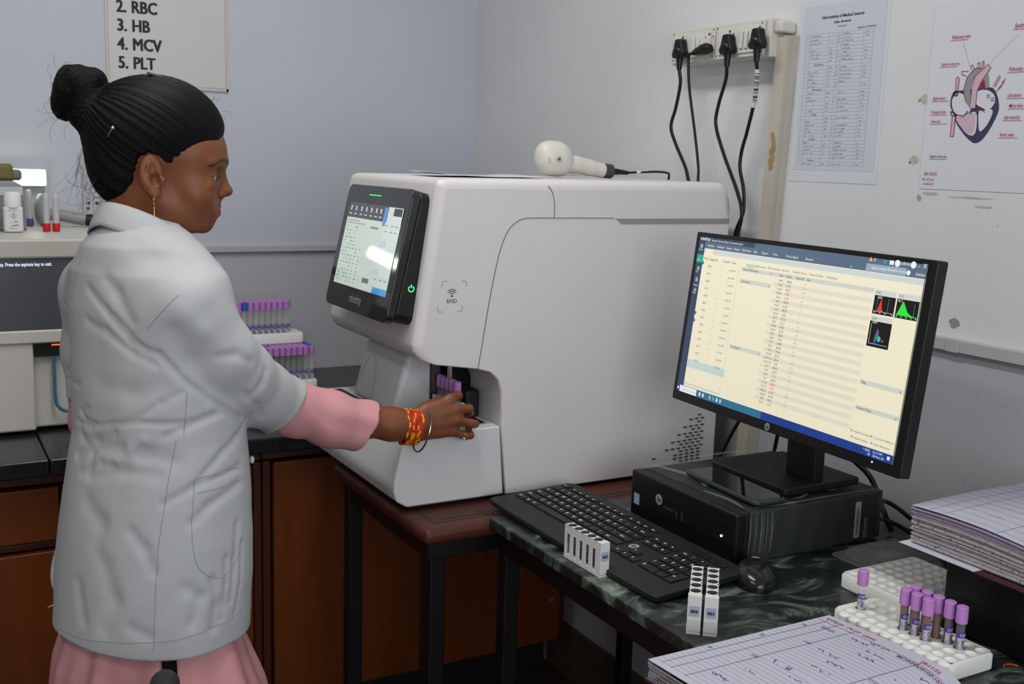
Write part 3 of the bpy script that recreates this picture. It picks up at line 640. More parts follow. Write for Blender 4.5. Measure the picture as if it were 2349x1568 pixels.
plug(2.128,1.836,[(1.652,2.130,1.755),(1.658,2.15,1.70),(1.66,2.168,1.655),(1.662,2.15,1.615),(1.664,2.11,1.56),(1.664,2.095,1.53),(1.672,2.07,1.45),(1.69,2.04,1.3)],'black three-pin plug farthest left on the socket box')
plug(1.955,1.833,[(1.652,1.965,1.755),(1.66,1.995,1.70),(1.665,2.005,1.655),(1.668,1.975,1.59),(1.670,1.925,1.51),(1.672,1.905,1.46),(1.674,1.915,1.41),(1.676,1.93,1.33),(1.68,1.93,1.2)],'black three-pin plug third from the left on the socket box')
p4=plug(1.858,1.838,[(1.652,1.862,1.765),(1.660,1.873,1.71),(1.672,1.905,1.64),(1.678,1.925,1.60),(1.680,1.93,1.56),(1.682,1.915,1.51),(1.682,1.912,1.46),(1.683,1.935,1.41),(1.686,1.945,1.33),(1.69,1.95,1.2)],'black three-pin plug farthest right on the socket box, with a barcode tag on its cable')
P=spline([Vector((1.6445,1.858,1.789)),Vector((1.652,1.862,1.765)),Vector((1.660,1.873,1.71)),Vector((1.672,1.905,1.64))],8)[6:19]
mb=MB().use(mat('tag_white','#d8d8d6',.6)); mb.tube(P,.0049,10); mb.use(ink)
for k in range(2,len(P)-2):
    d=(P[k+1]-P[k]).normalized(); mb.cyl(P[k],P[k]+d*.0022*(1+k%2),.00505,10)
    mb.cyl(P[k]+d*.005,P[k]+d*.006,.00505,10)
obj(mb,'cable_tag',None,p4)
pp=thing('power_plug','black round-ended plug lying sideways in the socket box between three-pin plugs','plug',(1.655,2.045,1.828))
obj(MB().tube([(1.646,2.078,1.822),(1.646,2.066,1.824),(1.645,2.045,1.827),(1.645,2.03,1.828),(1.646,2.018,1.828)],[.006,.009,.0125,.0135,.009],14),'body',black_p,pp,smooth=60)
obj(MB().tube(spline([(1.646,2.078,1.822),(1.646,2.093,1.819),(1.648,2.098,1.80),(1.652,2.094,1.74),(1.660,2.075,1.64),(1.666,2.062,1.56),(1.667,2.06,1.52),(1.672,2.05,1.4)],8),.0033,10),'cable',cable_m,pp)
# ------------------------------------------------------------------ papers on the right wall
def wallquad(y0,z0,y1,z1,sk,x): pass
lp=thing('price_list','printed table in a clear sleeve taped to the wall beside the old conduit','printed list',(XW,1.68,1.7))
def shear(z,z0=1.549,z1=1.911): return 0
F=WF(1.81,1.54,XW-.0012)
mb=MB().use(mat('sleeve','#d0d4da',.35)); mb.bx((XW-.001,1.563,1.535),(XW-.0002,1.812,1.913)); obj(mb,'sleeve',None,lp)
mb=MB().use(mat('list_paper','#c6cad6',.7)); mb.rect(.012,.02,.237,.362,F,.0002)
mb.use(mat('list_rule','#a3a7b3',.8))
X0,X1,X2,X3,X4,X5=.022,.034,.088,.112,.122,.182; XR=.208; Z0,Z1=.030,.303
nrow=37
for k in range(nrow+1):
    z=Z0+(Z1-Z0)*k/nrow; mb.rect(X0,z,XR,z+.0004,F,.0005)
for x in (X0,X1,X2,X3,X4,X5-.0,XR): mb.rect(x,Z0,x+.0005,Z1,F,.0005)
mb.use(mat('list_ink','#858a97',.8)); rq=random.Random(11)
for k in range(nrow):
    z=Z0+(Z1-Z0)*(k+.28)/nrow
    if k in (1,7,14,21,28): mb.text(rq.choice(['Haematology','Biochemistry','Serology']),.05,z,.0052,F,.0007,bold=.01); 
    else:
        for a,b_ in ((.036,.03),(.093,.008),(.1145,.003),(.125,.034),(.188,.01)): 
            if rq.random()<.85: scribble(mb,a,z,b_*rq.uniform(.5,1),.0028,F,.0007,.0007,rq.randint(0,9999))
mb.use(ink); mb.text('Hind Institute of Medical Sciences',.122,.333,.0085,F,.0007,align='CENTER',bold=.02); mb.text('Safdar, Barabanki',.122,.322,.0068,F,.0007,align='CENTER',bold=.012); mb.text('Contact List',.122,.3135,.005,F,.0007,align='CENTER'); mb.text('Updated on: 01/07/2025',.165,.3062,.005,F,.0007)
obj(mb,'list',None,lp,smooth=0)
mb=MB(); 
for a in ((.003,.008,.03,.009),(.035,.010,.05,.0105),(.07,.009,.09,.010)): mb.rect(*a,F,.0004)
obj(mb,'tape',mat('tape_shine','#e6e8ea',.15),lp,smooth=0)
hp=thing('heart_drawing','hand-drawn poster of a heart in red and blue ink taped to the right wall','poster',(XW,1.25,1.7))
mb=MB().use(mat('poster_paper','#d3d5dc',.75)); mb.bx((XW-.0012,1.05,1.531),(XW-.0004,1.456,1.875)); obj(mb,'sheet',None,hp)
F=WF(1.456,1.531,XW-.0014)   # local x = 1.456-y , local y=z-1.531
c=lambda y,z:(1.456-y,z-1.531)
pk=mat('pink_wash','#c9aebb',.8); gr_=mat('grey_wash','#8d9191',.8); nv=mat('navy_marker','#3f3a5c',.8); rd=mat('red_marker','#9c2c48',.8); rdd=mat('deep_red','#9c1d2e',.8)
mb=MB(); S=lambda P,n=6,cl=False:[(p.x,p.y) for p in spline([(a,b,0) for a,b in P],n,cl)]
# chambers: coordinates from the drawing
navy_out=[c(1.389,1.712),c(1.3975,1.71),c(1.402,1.698),c(1.401,1.684),c(1.394,1.672),c(1.385,1.654),c(1.369,1.636),c(1.352,1.622),c(1.339,1.617),c(1.325,1.624),c(1.310,1.645),c(1.298,1.672),c(1.299,1.688),c(1.303,1.70),c(1.312,1.713),c(1.326,1.716),c(1.34,1.715)]
mb.use(nv); mb.flat(S(navy_out,4,True),F,.0002)
mb.use(mat('poster_paper','#d3d5dc',.75))
mb.flat(S([c(1.388,1.708),c(1.398,1.698),c(1.397,1.684),c(1.388,1.671),c(1.37,1.668),c(1.357,1.674),c(1.362,1.695),c(1.375,1.705)],4,True),F,.0004)
mb.flat(S([c(1.385,1.666),c(1.372,1.645),c(1.355,1.632),c(1.343,1.633),c(1.34,1.65),c(1.344,1.672),c(1.36,1.671),c(1.375,1.667)],4,True),F,.0004)
mb.flat(S([c(1.338,1.674),c(1.337,1.655),c(1.332,1.638),c(1.318,1.65),c(1.309,1.672),c(1.318,1.678),c(1.33,1.674)],4,True),F,.0004)
mb.flat(S([c(1.345,1.709),c(1.325,1.711),c(1.31,1.702),c(1.307,1.688),c(1.318,1.676),c(1.332,1.68),c(1.348,1.69)],4,True),F,.0005)
mb.use(pk); 
mb.flat(S([c(1.386,1.663),c(1.372,1.645),c(1.355,1.634),c(1.345,1.637),c(1.345,1.668),c(1.36,1.669)],3,True),F,.0005)
mb.use(gr_); mb.flat(S([c(1.353,1.678),c(1.367,1.69),c(1.375,1.71),c(1.370,1.735),c(1.355,1.75),c(1.34,1.75),c(1.326,1.738),c(1.323,1.716),c(1.331,1.716),c(1.334,1.73),c(1.345,1.738),c(1.356,1.732),c(1.361,1.715),c(1.358,1.70)],4,True),F,.0007)
mb.use(rdd); mb.flat([c(1.345,1.716),c(1.333,1.73),c(1.329,1.716)],F,.0008)
mb.use(pk); mb.flat([c(1.358,1.68),c(1.346,1.68),c(1.344,1.715),c(1.339,1.726),c(1.322,1.750),c(1.328,1.756),c(1.345,1.742),c(1.352,1.736),c(1.358,1.722)],F,.0009)
mb.flat([c(1.3925,1.712),c(1.388,1.712),c(1.387,1.733),c(1.391,1.737),c(1.394,1.732)],F,.0006); mb.flat([c(1.3945,1.670),c(1.3875,1.667),c(1.388,1.63),c(1.395,1.63)],F,.0006)
mb.use(rd)
for L_ in ([c(1.358,1.68),c(1.357,1.72),c(1.352,1.738),c(1.345,1.742),c(1.328,1.756),c(1.322,1.750),c(1.339,1.726),c(1.346,1.71),c(1.346,1.68)],[c(1.367,1.69),c(1.375,1.71),c(1.370,1.735),c(1.355,1.75),c(1.34,1.75)],
  [c(1.3925,1.712),c(1.394,1.735),c(1.390,1.738),c(1.387,1.733),c(1.388,1.712)],[c(1.3945,1.668),c(1.395,1.63),c(1.388,1.629),c(1.3875,1.665)],[c(1.385,1.668),c(1.37,1.666),c(1.362,1.672)],[c(1.345,1.67),c(1.335,1.678),c(1.325,1.672)],
  [c(1.302,1.712),c(1.292,1.724),c(1.290,1.73)],[c(1.305,1.708),c(1.297,1.716),c(1.2935,1.727)],[c(1.313,1.717),c(1.303,1.736)],[c(1.309,1.716),c(1.30,1.734)],[c(1.372,1.738),c(1.382,1.741),c(1.383,1.747),c(1.368,1.746)],[c(1.362,1.748),c(1.364,1.756),c(1.360,1.757),c(1.357,1.75)],[c(1.35,1.751),c(1.35,1.76),c(1.346,1.76),c(1.345,1.751)],[c(1.341,1.75),c(1.340,1.762),c(1.337,1.762),c(1.337,1.75)],
  S([c(1.324,1.70),c(1.321,1.703),c(1.318,1.70),c(1.321,1.697)],3,True),S([c(1.315,1.694),c(1.312,1.697),c(1.309,1.694),c(1.312,1.691)],3,True)): line2(mb,L_,.0011,F,.001)
mb.use(nv); line2(mb,S([c(1.399,1.675),c(1.390,1.672),c(1.386,1.667),c(1.396,1.668),c(1.399,1.674)],4),.0016,F,.0011); line2(mb,S([c(1.3955,1.706),c(1.391,1.712),c(1.387,1.706),c(1.391,1.703)],4,True),.0018,F,.0011); line2(mb,[c(1.371,1.664),c(1.362,1.675),c(1.356,1.669),c(1.350,1.676)],.001,F,.0011)
mb.use(inkr)
for t,y,z,s in (('Pulmonary vein',1.412,1.806,.0105),('Superior vena cava',1.430,1.759,.0085),('Right atrium',1.442,1.697,.009),('Tricuspid valve',1.444,1.672,.009),('Vena cava',1.442,1.655,.0085),('Syndrome',1.282,1.815,.012),('Pulmonary',1.285,1.742,.0105),('Left atrium',1.282,1.697,.0095),('Mitral valve',1.277,1.679,.0095),('Left ventricle',1.285,1.659,.0095),('Aortic valve',1.29,1.629,.0095)):
    a=c(y,z); mb.text(t,a[0],a[1],s,F,.001,shear=.2,sx=.62,bold=.004); mb.rect(a[0]-.002,a[1]-.003,a[0]+.036,a[1]-.0022,F,.001)
mb.use(inkb); a=c(1.438,1.590); mb.text('Superior vena cava',a[0],a[1],.0085,F,.001,shear=.2,sx=.6); mb.use(inkr); mb.rect(a[0],a[1]-.003,a[0]+.04,a[1]-.0023,F,.001)
a=c(1.448,1.557); mb.text('28/10/25',a[0],a[1],.0085,F,.001,shear=.2); mb.text('At 10 am',a[0]-.003,a[1]-.010,.0075,F,.001,shear=.2); scribble(mb,a[0],a[1]-.018,.024,.005,F,.001,.0007,77)
mb.use(inkl); line2(mb,[c(1.386,1.80),c(1.366,1.752)],.0005,F,.001); line2(mb,[c(1.272,1.805),c(1.326,1.757)],.0004,F,.001)
obj(mb,'drawing',None,hp,smooth=0)
# ------------------------------------------------------------------ desktop computer
bev=.003
pc=thing('desktop_computer','black flat desktop computer under the monitor, wrapped in clear film','computer',(1.42,1.53,.87))
obj(MB().bx((1.262,1.376,.873),(1.602,1.684,.9655)),'case',black_m,pc,bevel=bev)
obj(MB().bx((1.2395,1.374,.8725),(1.262,1.686,.966)),'front_panel',black_p,pc,bevel=.004)
F=frame((1.2392,1.686,.8725),(0,-1,0),(0,0,1),(-1,0,0))
mb=MB().use(mat('panel_groove','#050505',.3)); mb.rect(.10,.030,.30,.0312,F,.0003); mb.rect(.10,.062,.30,.063,F,.0003)
mb.use(mat('usb_blue','#24354a',.4)); mb.rect(.148,.038,.1505,.052,F,.0004); mb.rect(.164,.038,.1665,.052,F,.0004); mb.use(mat('usb_grey','#3a3c3e',.4)); mb.rect(.1445,.036,.147,.054,F,.0004); mb.rect(.1605,.036,.163,.054,F,.0004)
obj(mb,'ports',None,pc,smooth=0)
obj(MB().rect(.012,.028,.030,.050,F,.0004),'sticker',mat('sticker_blue','#8fa0b4',.4),pc,smooth=0)
def hplogo(M,R,z=0,base=None):
    mb=MB().use(base or mat('logo_silver','#b9bcbe',.35,metal=.5)); mb.flat([(R*math.cos(a),R*math.sin(a)) for a in [i*math.pi/14 for i in range(28)]],M,z)
    mb.use(mat('logo_black','#111213',.5)); mb.text('hp',-.05*R,-.42*R,R*1.45,M,z+.0002,align='CENTER',bold=.012,shear=.35,sx=.9); return mb
obj(hplogo(F@T(.092,.058,0),.0105,.0004),'logo',None,pc,smooth=0)
mb=MB(); mb.text('ProDesk',.108,.046,.008,F,.0004); obj(mb,'lettering',mat('logo_dim','#5a5c5e',.5),pc,smooth=0)
mb=MB(); mb.cyl(F@Vector((.275,.045,-.0005)),F@Vector((.275,.045,.0012)),.0022,12); obj(mb,'power_light',mat('led_white','#f5f5ff',.4,emit=2.2),pc)
F2=frame((1.262,1.3757,.873),(1,0,0),(0,0,1),(0,-1,0))
mb=MB().use(mat('barcode_paper','#b6b8bb',.6)); mb.rect(.268,.008,.283,.078,F2,.0003); mb.use(ink)
rq=random.Random(2)
z=.014
while z<.066:
    hgt=rq.uniform(.0006,.002); mb.rect(.2725,z,.2790,z+hgt,F2,.0006); z+=hgt+rq.uniform(.0006,.0015)
mb.use(mat('barcode_paper','#b6b8bb',.6))
for k in range(14): mb.rect(.2945,.006+k*.0028,.2965,.0078+k*.0028,F2,.0003); mb.rect(.299,.006+k*.0028,.301,.0078+k*.0028,F2,.0003)
obj(mb,'barcode_label',None,pc,smooth=0)
film=mat('clear_film','#c9d6d4',.2,alpha=.045,spec=.8)
film2=mat('clear_film_fold','#b7c4c2',.35,alpha=.24)
rq=random.Random(8)
def filmf(u,v):
    # wraps top (v .3-1) then side (-y)
    x=1.268+.338*u
    if v<.5: t=v/.5; y=1.690-.318*t; z=.9685+.0014*math.sin(u*31+3*t)*math.sin(t*17)+.0012*math.sin(u*9)
    else: t=(v-.5)/.5; y=1.3715-.0022*math.sin(u*40+t*3)*(1-.3*t)-.001; z=.9675-.092*t
    return (x,y,z)
mb=MB(); mb.grid(filmf,60,40); o=obj(mb,'plastic_wrap',film,None,smooth=80); 
def fold(P,w,n=6):
    mb=MB(); Q=spline(P,n); k=0; 
    for i,p in enumerate(Q): 
        t=(Q[min(i+1,len(Q)-1)]-Q[max(i-1,0)]).normalized(); s_=t.cross(Vector((0,0,1))) if abs(t.z)<.8 else Vector((1,0,0)); w_=w*(.4+.6*math.sin(math.pi*i/(len(Q)-1))); mb.v+= [p-s_*w_,p+s_*w_]
    for i in range(len(Q)-1): mb.f.append((k+2*i,k+2*i+1,k+2*i+3,k+2*i+2)); mb.m.append(mb.cur)
    obj(mb,'fold',film2,o,smooth=80)
fold([(1.285,1.68,.971),(1.30,1.63,.9715),(1.31,1.57,.9715),(1.29,1.52,.971)],.008)
fold([(1.27,1.50,.971),(1.275,1.44,.9715),(1.268,1.39,.971)],.004)
fold([(1.29,1.385,.9705),(1.36,1.378,.971),(1.45,1.379,.971),(1.58,1.378,.971)],.004)
for k in range(7): x=1.266+.0078*k+rq.uniform(0,.005); fold([(x,1.3700,.965),(x+.001,1.3695,.93),(x-.001,1.3702,.89)],.0007 if k%3 else .0016,3)
fold([(1.40,1.69,.9725),(1.50,1.686,.9735),(1.56,1.68,.972)],.006)
fold([(1.385,1.392,.973),(1.40,1.386,.975),(1.43,1.40,.974)],.004); fold([(1.47,1.415,.972),(1.49,1.40,.973),(1.505,1.405,.972)],.004)
for k in range(8): x=1.585+.0022*k; fold([(x,1.3700,.962),(x+.0006,1.3695,.92),(x,1.3702,.885)],.0005,3)
tag(o,'clear crinkled plastic wrap over the black desktop computer','plastic film')
# ------------------------------------------------------------------ monitor
mo=thing('monitor','large black monitor showing the result table, standing on the desktop computer','monitor',(1.46,1.505,.9675))
ya,ti=-.055,.117
R=Vector((math.sin(ya),-math.cos(ya),0)); B=Vector((math.cos(ya),math.sin(ya),0)); U=Vector((0,0,1))*math.cos(ti)+B*math.sin(ti); Nn=R.cross(U)
Q=Vector((1.340,1.393,1.267)); MW,MH=.605,.335
D=frame(Q-R*MW/2-U*MH/2,R,U,Nn)
obj(MB().prism(rrect(MW,MH,.004,3,(MW/2,MH/2)),.022,D,-.022),'frame',black_p,mo,bevel=.0015)
obj(MB().prism(rrect(MW*.7,MH*.6,.02,4,(MW/2,MH/2)),.03,D,-.052),'rear_cover',black_m,mo,bevel=.006)
obj(MB().bx((1.462,1.42,.985),(1.488,1.495,1.24)),'stand_column',black_m,mo,bevel=.003)
obj(MB().bx((1.40,1.42,1.19),(1.47,1.495,1.25)),'hinge',black_m,mo,bevel=.003)
obj(MB().prism(rrect(.190,.208,.006,3,(1.470,1.506)),.014,T(0,0,.9740)),'stand_base',black_m,mo,bevel=.003)
def E2(n,c,e=.85): return mat('lcd_'+n,c,.28,emit=.50,ecol=c)
mb=MB()
zl=[.0006]
def q(u0,v0,u1,v1,m_,z=1,e=.80): mb.use(E2(m_,PAL[m_],e)); mb.rect(u0*MW,(1-v1)*MH,u1*MW,(1-v0)*MH,D,.0003+.0001*z)
def tx(t,u,v,s,m_,z=6,**k): mb.use(E2(m_,PAL[m_])); mb.text(t,u*MW,(1-v)*MH,s*.74,D,.0003+.0001*z,**k)
PAL=dict(page='#e2dcc2',navy='#33415a',tool='#53657a',bar='#c3c9c8',hdr='#c2c7c0',row='#d6d0bd',txt='#77766f',white='#dfe3e4',green='#2f9c8b',grn='#2fd63a',red='#d83a34',black='#14160f',amber='#e8a33a',blue='#1d3a86',teal='#2c6c8e',lt='#8fa0ad',hl='#b7cbc6',grey='#9a988c',inkd='#55565a',dblue='#2b4a9c',edge='#585c5a')
q(.0195,.025,.972,.946,'navy',0)
q(.053,.09,.972,.905,'page',1); q(.053,.052,.972,.09,'tool',2); q(.30,.025,.972,.052,'tool',1); q(.053,.093,.972,.120,'bar',2); q(.062,.09,.10,.125,'page',3); q(.102,.098,.14,.118,'hdr',4)
q(.0195,.13,.054,.176,'green',3); 
tx('mindray',.026,.045,.013,'white',bold=.01); tx('Sample Review (Auto) Communication',.085,.046,.0082,'white'); 
for t,u in (('Worklist',.066),('Validated',.118),('Export',.167),('Report',.204),('Edit Result',.243),('Edit',.300),('Export',.338),('Print',.39),('Print a Batch',.448),('Restore',.53)): tx(t,u,.078,.0083,'white')
for k,(t,v) in enumerate((('Home',.105),('List',.165),('Q.C',.235),('Review',.315),('Menu',.36))): tx(t,.025,v,.0065,'white')
q(.030,.068,.043,.092,'lt',4); q(.030,.20,.042,.222,'lt',4); q(.030,.265,.042,.29,'lt',4); q(.030,.33,.042,.348,'lt',4)
mb.use(E2('amber',PAL['amber'])); mb.flat([(.772*MW,.958*MH),(.786*MW,.958*MH),(.779*MW,.980*MH)],D,.0009); tx('0',.79,.041,.011,'white')
q(.824,.022+.005,.835,.044,'green',4); q(.845,.026,.859,.046,'white',4)
def disc(u,v,r,m_,z=5): mb.use(E2(m_,PAL[m_])); mb.flat([(u*MW+r*math.cos(a*.4),(1-v)*MH+r*math.sin(a*.4)) for a in range(16)],D,.0003+.0001*z)
disc(.872,.036,.0055,'white'); tx('admin',.884,.040,.0105,'white'); disc(.925,.034,.0055,'white'); tx('_',.939,.036,.014,'white'); tx('X',.957,.042,.013,'white',bold=.01)
q(.765,.053,.905,.088,'lt',3); tx('Input sample ID/name to search',.785,.076,.0085,'white'); disc(.913,.072,.004,'white'); tx('Admin',.937,.08,.0095,'white'); tx('v',.71,.085,.009,'white')
tx('STAT  Sample ID',.058,.155,.0085,'inkd'); tx('Time/Pos',.16,.155,.0078,'inkd'); tx('Time',.205,.155,.0078,'inkd')
q(.243,.128,.2455,.895,'hdr',4)
rq=random.Random(4)
q(.055,.745,.252,.79,'hl',3)
for k in range(14):
    v=.195+.0425*k
    q(.055,v+.018,.240,v+.0188,'row',3)
    tx(str(rq.randint(8600,8699)),.085+.0005*k,v,.0078,'txt'); tx(f'1-{rq.randint(1,9)}',.15,v+.002,.0065,'grey'); tx(f'1{rq.randint(0,2)}:{rq.randint(10,59)} AM',.195,v+.004,.0068,'txt')
for v in (.175,.47,.513): disc(.056,v,.0035,'teal')
q(.055,.883,.245,.893,'hdr',4)
q(.255,.165,.808,.186,'hdr',3); q(.255,.228,.40,.252,'hdr',3); q(.255,.597,.405,.62,'hdr',3)
tx('Patient Information',.262,.180,.0078,'inkd'); tx('Comments',.262,.246,.0078,'inkd'); tx('Test Result',.262,.614,.0078,'inkd'); tx('x',.39,.181,.009,'txt'); tx('x',.392,.247,.009,'txt'); tx('x',.396,.615,.009,'txt')
tx('Result Details',.274,.152,.008,'green'); q(.277,.157,.318,.1595,'green',5)
for t,u in (('Microscopic',.325),('RBC Parameters',.375),('Research',.44),('Re-Exam History',.487),('Advanced Graph',.555),('Morphology',.625)): tx(t,u,.152,.007,'txt')
tx('Para.    Result',.432,.182,.0078,'inkd'); tx('Select ID    Unit',.505,.182,.0075,'inkd')
names='WBC Neu# Lym# Mon# Eos# Bas# Neu% Lym% Mon% Eos% Bas% IMG# IMG% RBC HGB HCT MCV MCH MCHC RDW-CV RDW-SD PLT MPV PDW PCT P-LCR P-LCC NRBC# NRBC% ESR RET%'.split()
for k,nm in enumerate(names[:31]):
    v=.192+.0218*k
    if k%2: q(.41,v,.808,v+.0218,'row',3)
    tx(nm,.436+.006,v+.016,.0072,'txt',align='CENTER'); tx('%.2f'%rq.uniform(.5,90),.478,v+.017,.0074,'red' if k in (4,10,23,25,26) else 'inkd',align='CENTER'); tx(rq.choice(['10^9/L','%','g/L','fL','pg']),.545,v+.016,.006,'grey',align='CENTER')
q(.812,.168,.887,.192,'bar',3); tx('RBC',.818,.188,.0075,'txt'); q(.892,.168,.966,.192,'bar',3); tx('PLT',.898,.188,.0075,'txt')
q(.814,.195,.887,.283,'black',3); q(.892,.195,.966,.283,'black',3); q(.813,.292,.889,.315,'bar',3); tx('DIFF',.818,.311,.0075,'txt'); q(.813,.317,.889,.438,'black',3)
def poly(P,m_,z=5): mb.use(E2(m_,PAL[m_])); mb.flat([(a*MW,(1-b)*MH) for a,b in P],D,.0003+.0001*z)
poly([(.829,.268),(.833,.25),(.8365,.225),(.840,.209),(.843,.232),(.845,.255),(.852,.269)],'red'); poly([(.896,.270),(.903,.245),(.910,.215),(.9135,.203),(.918,.212),(.926,.235),(.933,.252),(.943,.262),(.955,.267),(.963,.267),(.963,.271)],'grn')
q(.8175,.2695,.884,.271,'white',6); q(.865,.205,.8658,.27,'lt',6); q(.826,.20,.8266,.27,'lt',5); q(.952,.21,.9528,.27,'lt',6); tx('RBC',.826,.21,.0075,'white',7); tx('PLT',.896,.21,.0075,'white',7); tx('DIFF',.822,.328,.0075,'white',7)
for u in (.82,.838,.856,.88,.896,.912,.928,.944,.960): q(u,.274,u+.005,.277,'white',6)
q(.8195,.33,.8205,.424,'white',6); q(.8195,.423,.884,.4245,'white',6)
def el(u,v,a,b,m_,rot=0): 
    mb.use(E2(m_,PAL[m_])); mb.flat([(u*MW+a*math.cos(t)*math.cos(rot)-b*math.sin(t)*math.sin(rot),(1-v)*MH+a*math.cos(t)*math.sin(rot)+b*math.sin(t)*math.cos(rot)) for t in [i*.42 for i in range(15)]],D,.001)
PAL['vio']='#8a35b0'; PAL['cyan']='#35b6b8'; PAL['bluedot']='#2424e0'; PAL['greend']='#2c8c26'
el(.8465,.375,.0028,.0085,'vio',.2); el(.842,.388,.0026,.0085,'greend',-.2); el(.853,.397,.004,.0045,'cyan'); el(.866,.403,.002,.002,'red'); poly([(.832,.421),(.838,.405),(.846,.415),(.852,.421)],'bluedot',6)
q(.812,.60,.966,.622,'hdr',3); tx('Flag',.819,.617,.0082,'inkd'); tx('x',.952,.619,.010,'txt'); q(.812,.724,.966,.746,'hdr',3); tx('Report Type',.819,.741,.0082,'inkd'); tx('x',.952,.743,.010,'txt')
for t,u,v in (('Sample Processed',.820,.855),('Validate Sample',.824,.885),('To-screen Validation',.892,.855),('Adjust Bed panel',.896,.885)): q(u-.009,v-.012,u-.004,v,'grey',4); tx(t,u,v,.0068,'txt')
q(.0195,.905,.972,.946,'blue',5); q(.13,.905,.45,.946,'teal',6); q(.036,.907,.128,.944,'white',7); tx('Type here to search',.052,.932,.0075,'grey',9); q(.023,.918,.031,.932,'white',7)
for k in range(7): q(.142+.018*k,.915,.150+.018*k,.935,('white','white','teal','amber','cyan','white','bar')[k],8)
tx('^ ENG   12:17 PM',.865,.923,.0075,'white',8); tx('IN   28-Nov-25',.883,.940,.0075,'white',8); q(.950,.915,.959,.932,'white',8)
q(.969,.025,.9725,.946,'edge',9)
obj(mb,'screen',None,mo,smooth=0)
obj(hplogo(D@T(.485*MW,.027*MH,.0004),.0068,.0002),'logo',None,mo,smooth=0)
mb=MB(); mb.cyl(D@Vector((.902*MW,.012,-.0002)),D@Vector((.902*MW,.012,.0008)),.0013,10); obj(mb,'power_light',mat('led_white','#f5f5ff',.4,emit=2.2),mo)
# cables behind the monitor
def cable(P,r,label,m=cable_m): return obj(MB().tube(spline(P,8),r,10),'cable',m,mo if 'monitor' in label else pc,label=None)
cable([(1.44,1.46,1.14),(1.49,1.62,1.10),(1.545,1.71,1.05),(1.55,1.76,.98),(1.53,1.80,.8735)],.0042,'black cable curving down left behind the monitor stand')
cable([(1.46,1.45,1.15),(1.53,1.56,1.08),(1.60,1.66,1.02),(1.625,1.70,.95),(1.63,1.72,.875)],.0042,'black cable dropping straight down right behind the monitor stand')
cable([(1.475,1.43,1.12),(1.53,1.46,1.06),(1.585,1.44,1.01),(1.615,1.42,.975),(1.63,1.40,.92),(1.64,1.38,.876)],.0055,'thick black cable sagging from the monitor over the rear edge of the computer')
cable([(1.61,1.43,.935),(1.64,1.39,.93),(1.65,1.33,.905),(1.64,1.24,.882),(1.60,1.15,.875),(1.56,1.08,.8745)],.0042,'upper black cable running from the computer toward the thick register')
cable([(1.61,1.41,.905),(1.635,1.36,.895),(1.63,1.28,.878),(1.58,1.18,.8745),(1.53,1.10,.8745)],.0042,'lower black cable running from the computer toward the thick register')
# ------------------------------------------------------------------ phone
ph=thing('smartphone','dark smartphone lying on the film of the black computer in front of the monitor stand','phone',(1.328,1.487,.9728),math.radians(-93))
M_=T(0,0,0)
obj(MB().prism(rrect(.215,.072,.011,5),.009,T(0,0,.0002)),'body',mat('phone_case','#3b4645',.3,metal=.3),ph,world=False,bevel=.003)
obj(MB().prism(rrect(.208,.066,.009,5),.0006,T(0,0,.0092)),'screen',mat('phone_glass','#0c0f12',.06,coat=.5),ph,world=False)
# ------------------------------------------------------------------ keyboard
kb=thing('keyboard','black full-size keyboard on the marble table in front of the desktop computer','keyboard',(1.115,1.59,.871))
kt=math.radians(3.2)
KF=frame((1.016,1.868,.877),(0,-1,0),(math.cos(kt),0,math.sin(kt)),(-math.sin(kt),0,math.cos(kt)))
KW,KD=.565,.199
out=[(.012,0),(.10,-.003),(.28,-.005),(.46,-.003),(KW-.012,0),(KW-.003,.004),(KW,.012),(KW-.004,KD-.02),(KW-.015,KD),(.02,KD),(.006,KD-.012),(.0,.012),(.003,.004)]
obj(MB().prism(out,.012,KF,-.006),'body',mat('keyboard_black','#151516',.5,bump=.05,bscale=600),kb,bevel=.003)
mb=MB()
for a,b_ in ((.03,.17),(KW-.05,.17)): c_=KF@Vector((a,b_,-.006)); mb.cyl((c_.x,c_.y,.8705),c_,.006)
obj(mb,'foot',black_m,kb)
keym=mat('keycap','#121213',.42); legm=mat('legend','#f2f2f2',.6)
KEYS=[]; uu=.0197; X0=.018; Y0=.052
def row(y,x,items):
    for it in items:
        if isinstance(it,(int,float)): x+=it*uu; continue
        t,w=(it if isinstance(it,tuple) else (it,1)); KEYS.append((x,y,w*uu,t)); x+=w*uu
ry=lambda k:Y0+k*.0218
row(ry(0),X0,[('Ctrl',1.4),('',1.0),('Alt',1.1),('',5.6),('Alt',1.1),('',1),('Ctrl',1.3)])
row(ry(1),X0,[('Shift',2.2)]+list('ZXCVBNM,./')+[('Shift',2.3)])
row(ry(2),X0,[('Caps',1.8)]+list("ASDFGHJKL;'")+[('Enter',1.7)])
row(ry(3),X0,[('Tab',1.5)]+list('QWERTYUIOP[]')+[('\\',1.0)])
row(ry(4),X0,list('`1234567890-=')+[('Back',1.5)])
row(ry(5)+.004,X0,[('Esc',1),.5,'F1','F2','F3','F4',.35,'F5','F6','F7','F8',.35,'F9','F10','F11','F12'])
XB=X0+15.0*uu
row(ry(0),XB,['<',(('v'),1),'>']); row(ry(1),XB+uu,['^']); row(ry(3),XB,['Del','End','Pg']); row(ry(4),XB,['Ins','Hm','Pu'])
XC=XB+3.3*uu+.004
row(ry(0),XC,[('0',2),'.']); row(ry(1),XC,list('123')); row(ry(2),XC,list('456')); row(ry(3),XC,list('789')); row(ry(4),XC,['Nm','/','*','-']); KEYS.append((XC+3*uu,ry(2),uu,'+|')); KEYS.append((XC+3*uu,ry(0),uu,'En|'))
row(ry(5)+.004,XC,['','','',''])
